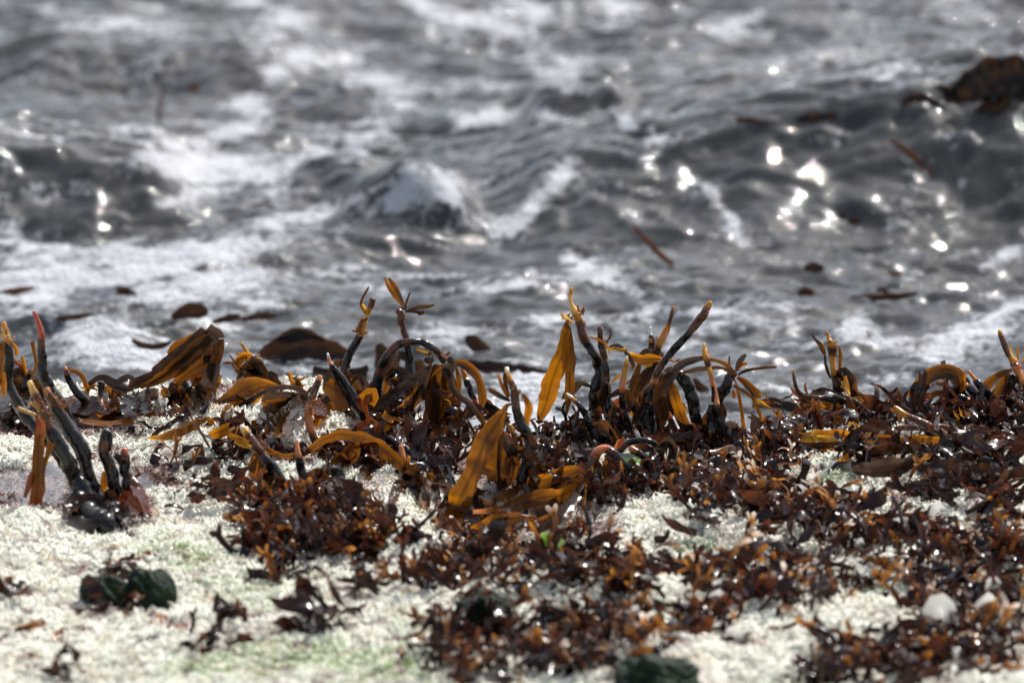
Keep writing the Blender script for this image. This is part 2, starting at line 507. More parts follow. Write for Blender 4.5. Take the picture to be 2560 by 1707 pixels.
FOAM = [(700,40,70,26,15,1),(650,90,40,40,60,.9),(740,150,70,34,10,1),(840,140,70,22,-8,1),(950,205,75,28,5,1),(690,190,50,24,30,.9),(640,262,50,22,5,1),
 (300,62,80,14,3,.9),(120,30,80,10,2,.7),(620,10,60,14,0,.9),(420,20,70,10,10,.8),(980,258,60,18,-5,.8),(570,335,190,14,-7,.9),(620,300,90,12,-3,.6),(880,310,90,14,-12,.8),(920,350,60,28,-30,.8),
 (520,400,140,34,-4,1.1),(470,430,110,28,5,1.1),(640,440,90,30,15,.8),(780,380,120,18,-18,.8),(430,510,90,20,-6,.8),(540,480,70,14,-8,.7),
 (1070,465,70,34,0,1.0),(1010,500,60,20,-25,.8),(700,560,190,18,-18,.9),(860,520,120,18,-22,.8),(480,640,260,34,-8,1.1),(200,640,200,22,-5,1.0),(60,620,90,10,0,1.0),(150,700,200,26,-4,1.0),
 (420,730,120,30,0,.9),(60,740,80,22,0,.9),(560,700,120,34,0,.9),(640,760,80,24,0,.8),(270,860,130,60,0,1.3),(230,830,90,40,0,1.2),(330,900,60,24,0,1.1),(560,800,50,24,0,1.0),(480,790,30,30,0,1.0),
 (1330,500,80,22,-48,.9),(1400,440,60,28,-35,1.0),(1250,560,40,14,-30,.8),(1440,660,50,26,38,1.1),(1500,705,60,18,22,1.1),(1570,730,50,12,12,1.0),
 (1750,500,60,18,38,.95),(1810,550,70,16,30,1.0),(1860,590,40,12,35,.8),(1430,210,55,20,8,1.0),(1410,150,60,16,30,.8),(1330,150,40,20,0,.7),(1220,60,120,14,12,.9),(1080,20,90,20,25,.9),(1310,20,60,20,40,.8),(1240,290,80,18,-5,.9),(1170,300,50,12,-5,.8),
 (1560,310,26,30,-30,.9),(1350,280,50,14,8,.7),(1540,8,60,14,5,1.0),(1830,60,70,24,-10,.7),(1640,350,60,30,30,.5),(1860,40,50,14,-20,.7),(1690,20,20,18,0,.6),(2230,180,20,40,20,.6),
 (2130,825,42,30,10,1.2),(2230,855,70,22,0,1.0),(2440,820,110,40,-10,1.1),(2500,780,70,24,-20,1.0),(2360,870,90,26,-8,.9),(2280,690,20,10,0,.7),(2520,650,60,14,-20,.8),(2440,740,40,10,0,.8),
 (1640,780,50,16,0,.8),(1780,790,60,14,0,.8),(1900,770,90,10,4,.8),(1260,720,80,14,-5,.8),(1380,800,70,14,0,.7),(1150,820,90,18,0,.8),(1700,860,60,20,0,.7),
 (1330,960,120,60,0,.75),(1280,1040,100,40,0,.9),(1450,1050,60,30,0,.8),(1100,850,60,20,0,.8),(1680,1080,80,30,0,.9),(2000,1100,60,20,0,.8),(1900,1090,100,24,0,.9),(1960,960,70,16,0,.6),(2220,960,90,20,0,.6),(1720,1110,60,20,0,.9),(640,880,60,16,0,.8),(830,880,60,18,0,.8),(760,930,70,14,0,.7),(1180,870,60,16,0,.7)]
xs = axis(-1.2, 1.2, .0072, -120, 120, 1.14)
ys = axis(-.25, 4.6, .0078, -6, 300, 1.14)
X, Y = np.meshgrid(xs, ys)
ZS = sea_h(X, Y)
me = grid_mesh("water", X, Y, ZS)
xf, yf, zf = X.ravel(), Y.ravel(), ZS.ravel()
lace = ridged(xf * 14, yf * 20, 4, 151)
fo = blobs(xf, yf, zf, FOAM) * (1.0 + .55 * fbm(xf * 18, yf * 30, 4, 161, .65)) + .20 * lace
fo = fo + .30 * sstep(-.3, .6, fbm(xf * 9, yf * 22, 4, 175, .6)) + .42 * sstep(-.1, .6, fbm(xf * 2.6, yf * 4.5, 3, 171)) * (.5 + .8 * lace)
set_float(me, "foam", fo)
m_sea, n, nn, ll = new_mat("sea")
pos = pos_n(n)
f0 = attr_n(n, "foam").outputs["Fac"]
f1 = math_n(n, 'ADD', f0, range_n(n, noise_n(n, 60, 6, pos, .7), .30, .70, -.46, .46))
fm = range_n(n, f1, .40, .90)
mp = nn.new('ShaderNodeMapping'); mp.inputs['Scale'].default_value = (55, 115, 60); ll.new(pos, mp.inputs[0])
b1 = bump_n(n, noise_n(n, 1.0, 4, mp.outputs[0], .55), .24, .008)
water = pbsdf(n, mix_rgb(n, range_n(n, noise_n(n, 3, 3, pos), .4, .7), (.032, .035, .037), (.055, .056, .054)), .03, 1.333, b1)
foam = pbsdf(n, (.50, .515, .54), .6, 1.33, bump_n(n, noise_n(n, 70, 5, pos, .65), 1.0, .018))
mx = nn.new("ShaderNodeMixShader"); ll.new(fm, mx.inputs[0]); ll.new(water.outputs[0], mx.inputs[1]); ll.new(foam.outputs[0], mx.inputs[2])
finish(n, mx.outputs[0])
me.materials.append(m_sea)
tag(link_mesh("water", me), kind="structure")
# ------------------------------------------------------------------ seaweed materials
PIG = {'k': (.006, .0056, .0055), 'd': (.020, .0105, .007), 'b': (.085, .034, .017), 'o': (.55, .19, .065), 'a': (.46, .19, .025), 'y': (.72, .42, .11),
       'w': (.80, .78, .72), 'r': (.36, .062, .026), 'g': (.020, .036, .012),
       'A': (.37, .128, .004), 'B': (.155, .053, .005), 'D': (.042, .0165, .0055), 'G': (.045, .030, .023), 'R': (.22, .050, .014), 'Y': (.62, .32, .03)}  # G: grey brown, with the sheen of wet blades put into the colour

m_stipe, n, nn, ll = new_mat("kelp_stipe")
c = attr_n(n, "pigment").outputs["Color"]
pos = objco_n(n)
spots = range_n(n, noise_n(n, 55, 4, pos, .65), .60, .72)
c1 = mix_rgb(n, math_n(n, 'MULTIPLY', spots, .55), c, (.10, .034, .016))
c2 = mix_rgb(n, math_n(n, 'MULTIPLY', range_n(n, noise_n(n, 170, 3, pos), .64, .76), .10), c1, (.26, .23, .19))
bn = bump_n(n, noise_n(n, 190, 3, pos, .55), .45, .0014)
p = pbsdf(n, c2, range_n(n, noise_n(n, 90, 3, pos), .35, .7, .07, .20), 1.40, bn)
finish(n, p.outputs[0])

def leaf_mat(name, thru, rough, streak=True, glow=1.0):
    m, n, nn, ll = new_mat(name)
    c = attr_n(n, "pigment").outputs["Color"]
    if streak:
        uv = attr_n(n, "across").outputs["Vector"]
        mp = nn.new("ShaderNodeMapping"); mp.inputs["Scale"].default_value = (9, 40, 1)
        ll.new(uv, mp.inputs[0])
        st = noise_n(n, 1.0, 3, mp.outputs[0])
        c = mix_rgb(n, range_n(n, st, .42, .70, 0, .28), c, (.085, .030, .006))
        blot = range_n(n, noise_n(n, 55, 5, objco_n(n), .65), .52, .70, 0, .6)
        c = mix_rgb(n, blot, c, (.07, .03, .01))
    bn = bump_n(n, noise_n(n, 95, 3, objco_n(n)), .35, .002)
    p = pbsdf(n, mix_rgb(n, 1.0, c, (.42, .42, .42), 'MULTIPLY'), rough, 1.40, bn)
    t = nn.new("ShaderNodeBsdfTranslucent"); ll.new(mix_rgb(n, 1.0, c, (glow, glow, glow), 'MULTIPLY'), t.inputs[0])
    mx = nn.new("ShaderNodeMixShader"); mx.inputs[0].default_value = thru
    ll.new(p.outputs[0], mx.inputs[1]); ll.new(t.outputs[0], mx.inputs[2])
    finish(n, mx.outputs[0])
    return m
m_blade = leaf_mat("kelp_blade", .55, .20, True, 1.3)
m_frond = leaf_mat("weed_frond", .32, .18, False, 1.4)
m_nub = leaf_mat("kelp_nub", .30, .28, False, 1.2)

# ------------------------------------------------------------------ curves
def parse(txt):
    return [[(float(q) if k < 3 else q) for k, q in enumerate(w.split(","))] for w in txt.split()]

def smooth_path(P, step):
    """points on a Catmull-Rom curve through P (rows of any number of columns), about `step` apart; returns rows and key position"""
    P = np.asarray(P, float)
    if len(P) == 2:
        P = np.array((P[0], (P[0] + P[1]) / 2, P[1]))
    ext = np.vstack((2 * P[0] - P[1], P, 2 * P[-1] - P[-2]))
    out, key = [], []
    for i in range(1, len(ext) - 2):
        p0, p1, p2, p3 = ext[i - 1:i + 3]
        nseg = max(2, int(np.linalg.norm((p2 - p1)[:3]) / step))
        for t in np.arange(nseg) / nseg:
            out.append(.5 * (2 * p1 + (p2 - p0) * t + (2 * p0 - 5 * p1 + 4 * p2 - p3) * t * t + (3 * p1 - p0 - 3 * p2 + p3) * t ** 3))
            key.append(i - 1 + t)
    out.append(ext[-2]); key.append(len(ext) - 3)
    return np.array(out), np.array(key)

_seed = [0]
def tube(name, P, cols, mat, parent, knob=.16, step=.0028, nr=14, squash=1.0):
    """a lumpy tapering tube through rows (x, y, z, radius); cols: one pigment per row"""
    _seed[0] += 1; sd_ = _seed[0]
    cols = np.array(cols, float)
    if len(P) == 2: cols = np.array((cols[0], (cols[0] + cols[1]) / 2, cols[1]))
    R, key = smooth_path(P, step)
    C3, rad = R[:, :3], np.maximum(R[:, 3], .0004)
    T = np.gradient(C3, axis=0); T /= np.linalg.norm(T, axis=1)[:, None] + 1e-12
    L = np.concatenate(((0,), np.cumsum(np.linalg.norm(np.diff(C3, axis=0), axis=1))))
    ref = np.array((0.03, 1.0, 0.02))
    S = np.cross(T, ref); S /= np.linalg.norm(S, axis=1)[:, None] + 1e-12
    N = np.cross(S, T)
    th = np.arange(nr) / nr * 2 * math.pi
    TH, LL = np.meshgrid(th, L)
    rr = rad[:, None] * (1 + knob * (1.1 * fbm(LL / .011 + 1.2 * np.cos(TH), 1.2 * np.sin(TH) + sd_ * 7.3, 3, sd_) + .55 * fbm(LL / .028, LL * 0 + sd_, 2, sd_ + 9) + .75 * ridged(LL / .0075 + .9 * np.cos(TH), 1.1 * np.sin(TH) + sd_ * 2.9, 2, sd_ + 12)))
    V = C3[:, None] + S[:, None] * (np.cos(TH) * rr)[..., None] + N[:, None] * (np.sin(TH) * rr * squash)[..., None]
    nl = len(L)
    i = np.arange(nl * nr).reshape(nl, nr)
    q = np.stack((i[:-1], np.roll(i, -1, 1)[:-1], np.roll(i, -1, 1)[1:], i[1:]), -1).reshape(-1, 4)
    co = list(V.reshape(-1, 3)); Q = list(map(tuple, q))
    kk = np.clip(key[:, None] + .22 * fbm(LL / .006 + 2 * np.cos(TH), 2 * np.sin(TH) + sd_ * 3.1, 2, sd_ + 4), 0, len(cols) - 1)
    kk = np.floor(kk) + sstep(.25, .75, kk - np.floor(kk))
    pc = np.stack([np.interp(kk.ravel(), np.arange(len(cols)), cols[:, ch]) for ch in range(3)], -1)
    pc = list(pc)
    for row, ctr, off in ((0, C3[0] - T[0] * rad[0] * .45, 0), (nl - 1, C3[-1] + T[-1] * rad[-1] * .3, 1)):
        co.append(ctr); pc.append(pc[row * nr])
        for a in range(nr):
            e, f = i[row, a], i[row, (a + 1) % nr]
            Q.append((len(co) - 1, f, e, e) if off == 0 else (len(co) - 1, e, f, f))
    me = bpy.data.meshes.new(name)
    faces = [q_[:3] if q_[2] == q_[3] else q_ for q_ in Q]
    me.from_pydata([tuple(c_) for c_ in co], [], [tuple(int(z) for z in f_) for f_ in faces])
    me.polygons.foreach_set("use_smooth", np.ones(len(me.polygons), bool))
    set_color(me, "pigment", np.array(pc))
    me.update()
    o = link_mesh(name, me, mat, parent)
    return o

def ribbon(name, P, cols, mat, parent, tilt=0.0, cup=.18, ruffle=.0015, twist=0.0, na=9, step=.0035, face=None, rib=True, ends=.5):
    """a thin blade through rows (x, y, z, half width); it faces the camera when tilt is 0"""
    _seed[0] += 1; sd_ = _seed[0]
    cols = np.array(cols, float)
    if len(P) == 2: cols = np.array((cols[0], (cols[0] + cols[1]) / 2, cols[1]))
    R, key = smooth_path(P, step)
    C3, hw = R[:, :3], np.maximum(R[:, 3], .0004)
    T = np.gradient(C3, axis=0); T /= np.linalg.norm(T, axis=1)[:, None] + 1e-12
    L = np.concatenate(((0,), np.cumsum(np.linalg.norm(np.diff(C3, axis=0), axis=1))))
    F = np.array(face if face is not None else -FW, float)
    S = np.cross(T, F); S /= np.linalg.norm(S, axis=1)[:, None] + 1e-9
    N = np.cross(S, T)
    ang = np.radians(tilt + twist * (L / L[-1] - .5) + 14 * fbm(L / .05, L * 0 + sd_ * 1.7, 2, sd_))
    S2 = S * np.cos(ang)[:, None] + N * np.sin(ang)[:, None]
    N2 = N * np.cos(ang)[:, None] - S * np.sin(ang)[:, None]
    s = np.linspace(-1, 1, na)
    SS, LL = np.meshgrid(s, L)
    sc_ = (1 + .24 * fbm(LL / .015 + 3 * np.sign(SS), LL * 0 + sd_ + 5 * np.sign(SS), 2, sd_ + 2)) / np.maximum(np.cos(math.radians(tilt)), .35)
    W = hw[:, None] * SS * sc_
    D = hw[:, None] * cup * (SS ** 2 - .3) + ruffle * np.abs(SS) ** 2 * fbm(LL / .012 + 9 * np.sign(SS), LL * 0 + sd_, 2, sd_ + 3) * np.minimum(hw[:, None] / .006, 1.5)
    D = D + .0012 * fbm(LL / .016, SS * 1.2 + sd_, 2, sd_ + 6)
    lead = T[:, None] * (fbm(SS * 2.2 + sd_, LL * 0 + 2.2, 2, sd_ + 8) * hw[:, None] * ends * (np.exp(-(L[-1] - LL) / .008)))[..., None]
    V = C3[:, None] + S2[:, None] * W[..., None] + N2[:, None] * D[..., None] + lead
    me = bpy.data.meshes.new(name)
    i = np.arange(V.shape[0] * na).reshape(-1, na)
    q = np.stack((i[:-1, :-1], i[:-1, 1:], i[1:, 1:], i[1:, :-1]), -1).reshape(-1, 4)
    fill_mesh(me, V.reshape(-1, 3), q)
    pc = np.stack([np.interp(np.broadcast_to(key[:, None], SS.shape), np.arange(len(cols)), cols[:, ch]) for ch in range(3)], -1)
    if rib:
        pc = pc * (1 - .55 * np.exp(-(SS / .16) ** 2))[..., None] * (1 + .25 * np.exp(-((1 - np.abs(SS)) / .16) ** 2))[..., None]
    set_color(me, "pigment", np.clip(pc, 0, .95).reshape(-1, 3))
    a = me.attributes.new("across", 'FLOAT_VECTOR', 'POINT')
    a.data.foreach_set("vector", np.stack((LL * 1.0, SS * .09 + sd_, LL * 0), -1).astype(np.float32).ravel())
    return link_mesh(name, me, mat, parent)

def empty(name, loc):
    o = bpy.data.objects.new(name, None)
    COL.objects.link(o); o.location = loc; o.empty_display_size = .02
    return o

def rows(pts, y0, dy, base, lift=.005):
    """photo points (u, v, width[, ...]) to rows relative to the plant's base; dy: depth offset from first to last point"""
    out = []
    for k, q in enumerate(pts):
        t = k / max(1, len(pts) - 1)
        yy = y0 + (dy[0] * (1 - t) + dy[1] * t if isinstance(dy, tuple) else dy)
        p = at_depth(q[0], q[1], yy)
        if p[1] < .9 and p[2] < rock_h(p[0], p[1]) + lift:       # it lies on the rock there
            g_ = on_rock(q[0], q[1])
            if g_[1] < yy + .02: p = at_depth(q[0], q[1], g_[1] - lift * 4.4)
        out.append((*(p - base), q[2] * PXM / 2))
    return out

MARKS = []
def kelp(label, stem, y=None, blades=(), nubs=(), stems=(), group="kelp plants on the rock edge", lean=0.0, knob=.16, cat="kelp", extra=5):
    """stem: photo points u,v,width,pigment from tip to base; blades: (points, pigments, depth, options); nubs: (u0,v0,u1,v1,count,length px, pigment)"""
    S = parse(stem)
    bu, bv = S[-1][:2]
    ground = on_rock(bu, bv)
    y0 = ground[1] if y is None else y
    base = at_depth(bu, bv, y0)
    root = empty("kelp", base)
    tag(root, label, cat, group)
    MARKS.append((S[min(2, len(S) - 1)][0], (S[0][1] + min(S[-1][1], S[0][1] + 260)) / 2, S[-1][0], S[-1][1], label))
    def shaft(S, first=True):
        k = len(S)
        R = rows(S, y0, (lean, 0.0), base, .002)
        for j in range(1, k - 1):
            R[j] = (R[j][0], R[j][1] + random.uniform(-.004, .004), R[j][2], R[j][3])
        cols = [PIG[q[3]] for q in S]
        cut = 0
        while cut < k - 1 and S[cut][3] in "oaywr": cut += 1
        if cut >= 1 and k - cut >= 2:
            tube("tip", R[:cut + 1], cols[:cut + 1], m_stipe, root, knob * .8)
            R[cut] = (*R[cut][:3], R[cut][3] * 1.04)
            tube("stipe", R[cut:], cols[cut:], m_stipe, root, knob)
        else:
            tube("stipe", R, cols, m_stipe, root, knob)
    shaft(S)
    for s2 in stems: shaft(parse(s2))
    for nb, b in enumerate(blades):
        txt, col = b[0], b[1]
        dy = b[2] if len(b) > 2 else -.012
        opt = b[3] if len(b) > 3 else {}
        pts = parse(txt)
        cs = [PIG[c_] for c_ in (col * len(pts))[:len(pts)]] if len(col) == 1 else [PIG[col[min(int(j * len(col) / len(pts)), len(col) - 1)]] for j in range(len(pts))]
        opt = dict(opt)
        if opt.pop("tube", 0):
            tube("stalk", rows(pts, y0, dy, base, .012 + .002 * nb), cs, m_nub, root, .05, nr=8)
        else:
            ribbon("blade", rows(pts, y0, dy, base, .016 + .003 * nb), cs, m_blade, root, **opt)
    if extra and 560 < bu < 1830 or bu > 2050 and len(blades):
        tu, tv = S[len(S) // 2][:2]
        for k in range(extra):
            f = random.uniform(.25, .8)
            u = tu + (bu - tu) * f + random.uniform(-10, 10); v = tv + (bv - tv) * f
            a_ = random.choice((-1, 1)) * random.uniform(20, 75); dr = random.uniform(25, 75)
            pts = [(u, v, 6), (u + a_ * .45, v - random.uniform(0, 22), random.uniform(14, 26)), (u + a_ * .85, v + dr * .45, random.uniform(14, 30)), (u + a_, v + dr, random.uniform(6, 18))]
            cs = [PIG[c_] for c_ in random.choice(("DDBD", "DBBA", "DDDB", "GGDD", "kDDD", "kkDk", "DDkD"))]
            ribbon("blade", rows(pts, y0, (-.005, random.uniform(-.04, .03)), base, .01), cs, m_blade, root, tilt=random.uniform(-50, 50), cup=random.uniform(.1, .6), ruffle=random.choice((.001, .004)))
    for (u0, v0, u1, v1, cnt, ln, pg) in nubs:
        fringe(root, base, y0, u0, v0, u1, v1, cnt, ln, pg)
    return root

def fringe(root, base, y0, u0, v0, u1, v1, cnt, ln, pg):
    """little buds along a stretch of stipe, joined: too small to pick apart"""
    V, Fc, C = [], [], []
    for k in range(cnt):
        t = random.random()
        u = u0 + (u1 - u0) * t; v = v0 + (v1 - v0) * t
        p = at_depth(u, v, y0 + random.uniform(-.012, .008)) - base
        d = np.array((random.gauss(0, 1), random.gauss(0, .7), random.gauss(.25, .8))); d /= np.linalg.norm(d)
        L = ln * PXM * random.uniform(.5, 1.25); r0 = L * random.uniform(.11, .2)
        s = np.cross(d, (0.1, .9, .3)); s /= np.linalg.norm(s); b2 = np.cross(s, d)
        bend = np.array((random.gauss(0, .25), random.gauss(0, .25), random.gauss(.1, .25))) * L
        o = len(V)
        for t2, rs in ((0, .8), (.4, 1.0), (.75, 1.1), (1.0, .45)):
            c_ = p + d * L * t2 + bend * t2 * t2
            for a in range(5):
                V.append(tuple(c_ + (s * math.cos(a * 1.2566) + b2 * math.sin(a * 1.2566)) * r0 * rs)); C.append(PIG[pg])
        for lv in range(3):
            for a in range(5):
                Fc.append((o + lv * 5 + a, o + lv * 5 + (a + 1) % 5, o + lv * 5 + 5 + (a + 1) % 5, o + lv * 5 + 5 + a))
        Fc.append(tuple(o + 15 + a for a in range(5)))
    me = bpy.data.meshes.new("bud_fringe")
    me.from_pydata(V, [], Fc)
    me.polygons.foreach_set("use_smooth", np.ones(len(me.polygons), bool))
    C = np.array(C) * (.75 + .5 * np.random.default_rng(len(V)).random((len(C), 1)))
    set_color(me, "pigment", C)
    link_mesh("bud_fringe", me, m_nub, root)
# ------------------------------------------------------------------ kelp plants, from left to right
kelp("bent black kelp stipe with a frayed orange tip at the far left edge",
  "9,806,12,a 14,838,20,y 17,850,22,k 22,896,22,k 20,950,22,k 35,991,24,k 54,1027,28,k 92,1068,32,k 130,1110,32,k 170,1170,30,k 212,1235,30,k", y=-.40, lean=.02,
  blades=[("24,850,4 36,864,9 42,880,11 40,890,6","A",-.01), ("10,850,6 4,890,14 2,930,12 8,985,10","B",-.005), ("2,860,10 -4,900,14 -2,960,12","D",.01), ("8,930,8 10,960,12 9,990,8","A",-.012)],
  nubs=[(4,840,32,855,16,14,'y'),(12,815,18,845,10,12,'a')])
kelp("upright black kelp stipe ending in a thin red spike, by the foam mound",
  "84,779,8,r 95,804,12,r 103,833,15,r 103,846,18,b 105,896,21,k 108,930,25,k 116,955,29,k 124,972,30,k 147,1000,28,k 168,1040,26,k 190,1090,26,k", y=-.20, knob=.24)
root3 = kelp("thick knobbly black kelp stipe with brown head and amber blade hanging straight down",
  "73,953,11,y 90,990,18,b 107,1030,22,b 118,1062,28,b 132,1088,36,k 150,1116,34,k 169,1149,33,k 185,1193,34,k 207,1225,38,k 242,1276,46,k 275,1305,40,k 306,1332,26,k", y=-.56, knob=.26,
  blades=[("90,1046,12 101,1062,20 97,1104,27 96,1155,29 96,1206,32 90,1262,30","RBBR",-.02,dict(cup=.3,tilt=15)), ("84,1180,14 74,1210,15 62,1243,9","R",-.018), ("128,1105,18 118,1140,14 106,1180,8","A",-.016),
   ("93,1038,8 70,1030,9 44,1019,11","y",-.02,dict(tube=1)), ("97,1028,6 86,1012,7 72,1008,9","y",-.02,dict(tube=1)), ("100,1030,5 94,1015,6 84,1003,5","a",-.02,dict(tube=1))],
  nubs=[(95,1000,116,1060,22,9,'a'),(112,1010,126,1050,12,9,'a')])
kelp("leaning black kelp stipe with brown stub top and orange buds on its right",
  "117,970,13,o 122,985,20,b 133,1006,24,b 144,1027,26,k 163,1062,31,k 188,1095,33,k 207,1128,33,k 217,1171,31,k 230,1209,31,k 245,1245,34,k 262,1280,36,k", y=-.53, knob=.24,
  blades=[("150,1020,6 163,1013,6 175,1004,8 185,996,13","o",-.016,dict(tube=1)), ("163,1030,7 160,1045,8 158,1060,8","R",-.004)],
  nubs=[(140,995,160,1025,22,13,'a'),(118,990,130,1030,10,8,'y')])
kelp("slim black kelp stipe leaning left with tiny orange tip, behind the pool",
  "162,917,8,o 166,928,13,b 169,942,15,k 178,960,17,k 191,978,20,k 205,993,22,k 218,1006,24,b 229,1024,22,b 238,1044,20,d 247,1062,22,k", y=.035,
  blades=[("174,955,12 168,935,12 176,926,11 195,931,10 208,945,12 215,968,10","B",.07), ("170,990,50 200,1010,60 240,1030,30","D",.06,dict(tilt=50))])
kelp("short double black kelp stump with slit side on the white crust",
  "266,1076,18,k 264,1092,24,k 260,1112,26,b 261,1134,28,k 272,1162,28,d 280,1185,28,k 285,1210,28,k 297,1240,26,k 306,1268,24,k", y=-.53, knob=.22,
  stems=["276,1078,7,k 277,1100,8,k 274,1126,7,k"], blades=[("264,1178,16 262,1205,22 255,1236,10","BA",.012)])
kelp("crooked stump of black and rust kelp with a red brown top beside the double stump",
  "311,1122,16,r 312,1138,22,b 314,1156,20,k 311,1178,21,k 322,1196,24,b 338,1218,30,b 351,1246,26,d 362,1270,20,r 372,1290,14,b", y=-.52, knob=.30,
  stems=["293,1137,22,k 300,1150,16,k 309,1166,12,k","316,1190,16,k 314,1215,18,k 324,1240,18,k 335,1262,16,k"],
  blades=[("340,1215,26 356,1250,26 370,1285,10","R",-.014,dict(tilt=30)), ("300,1236,24 322,1250,34 350,1280,16","R",-.02,dict(tilt=25))])
hf = kelp("dark brown kelp holdfast spread under the two black stipes",
  "205,1235,44,k 190,1262,50,d 196,1284,58,k 230,1296,64,k 268,1310,52,k 300,1322,36,k 325,1332,18,k", y=-.58, knob=.27,
  stems=["250,1240,36,k 262,1270,46,k 285,1290,40,k 320,1296,26,k 350,1302,14,k", "190,1270,40,d 172,1290,30,k 152,1302,16,k", "330,1262,30,k 345,1285,34,k 365,1300,22,k"],
  blades=[("160,1296,12 185,1266,34 225,1258,40 246,1264,24","DbDk",-.03,dict(tilt=40,ruffle=.004)), ("170,1300,20 205,1312,30 240,1318,26","kkk",-.045,dict(tilt=60,ruffle=.005)), ("262,1230,24 285,1262,36 315,1292,24","kDk",-.01,dict(tilt=40,ruffle=.006))])
kelp("dark folded kelp blade bent over like a crane in front of the foam",
  "470,1005,20,k 468,985,18,k 462,960,16,k 450,1000,14,d 446,1040,14,d", y=.10,
  blades=[("321,966,10 345,956,30 390,937,34 440,897,34 490,854,36 516,828,30","BDDDkD",-.02,dict(cup=.2,tilt=20)), ("350,968,10 400,945,26 450,905,30 500,862,34 524,840,24","DBDDD",-.03,dict(cup=.2,tilt=-30)), ("380,925,8 420,900,22 470,862,28 512,826,20","DDBD",-.012,dict(cup=.2,tilt=30)), ("395,958,8 440,930,22 490,888,26 530,850,16","BDDG",-.006,dict(cup=.2)), ("424,905,8 440,880,40 480,853,40 508,828,20","BB",.01,dict(cup=.3)), ("516,824,40 535,838,44 548,852,30","G",-.02), ("546,848,24 545,880,26 536,915,26 540,940,20","D",-.012,dict(tilt=25)),
   ("514,836,20 520,870,26 522,905,24","D",.012), ("440,960,30 480,925,36 520,905,38 538,900,20","BD",.012), ("538,910,34 525,950,44 505,985,44 485,1015,30","G",-.02,dict(cup=.4)), ("545,935,24 535,965,26 524,1002,22","B",.01), ("470,935,50 500,925,50 536,925,30","R",.03), ("425,960,20 455,985,26 480,1018,18","B",-.03), ("450,960,16 490,985,22 520,1005,14","G",.02), ("484,950,30 505,958,34 530,946,20","B",.02)])
kelp("low heap of drooping brown kelp blades left of the crane shaped fold",
  "252,955,18,d 254,980,18,d 252,1010,20,b 246,1035,20,k", y=.12,
  blades=[("222,962,12 240,948,14 258,944,16 285,960,26 312,972,20 334,974,6","G",-.01,dict(tilt=25)), ("262,965,40 268,995,56 270,1035,50","B",.01,dict(ruffle=.006)), ("300,965,40 296,1000,30 302,1030,24","D",-.008,dict(tilt=30,cup=.6)), ("216,985,14 222,968,16 236,958,14","A",-.01), ("330,985,40 325,1010,50 332,1035,40","G",-.015,dict(ruffle=.008)), ("290,955,10 320,945,20 340,960,20","G",.03,dict(tilt=40)),
   ("356,975,40 352,1005,46 362,1038,40","D",.0,dict(ruffle=.008)), ("384,970,20 386,1000,26 400,1030,20","G",-.012,dict(cup=.6)), ("410,970,20 420,1000,26 440,1030,26","B",.01)],
  nubs=[(214,975,236,965,14,16,'a')])
kelp("brown tuft of kelp with orange shoots standing left of the heap",
  "62,925,12,o 66,940,18,b 64,965,24,k 62,1000,28,k 58,1030,30,k", y=.10,
  blades=[("80,935,6 90,915,8 88,890,9 80,855,10","B",-.01), ("62,930,6 48,912,8 34,900,9","R",-.01), ("66,935,5 60,910,10 54,890,8","A",-.012), ("30,940,20 50,930,26 80,945,24","D",-.005,dict(tilt=30)), ("70,945,40 50,970,50 40,1010,40","D",.005), ("85,950,40 100,980,50 110,1020,40","D",.01), ("20,960,30 8,1000,40 10,1030,30","D",.01)],
  nubs=[(60,930,95,940,18,14,'a')])
kelp("frilled orange kelp head on a short black stipe at the far edge",
  "603,858,7,a 612,872,9,a 622,888,16,a 635,896,22,b 646,908,24,b 652,940,24,k 660,970,26,k 668,1010,28,k", y=.17,
  blades=[("628,890,12 612,888,20 598,900,22 592,918,12","A",-.012,dict(tilt=40)), ("640,900,20 620,925,40 600,945,26","D",.0), ("650,905,10 664,930,12 668,965,14","D",-.01), ("670,945,10 682,940,14 694,936,8","B",.0), ("640,925,50 622,965,60 612,1000,40","D",.012)],
  nubs=[(580,895,600,940,16,24,'a'),(600,890,640,895,14,16,'y')])

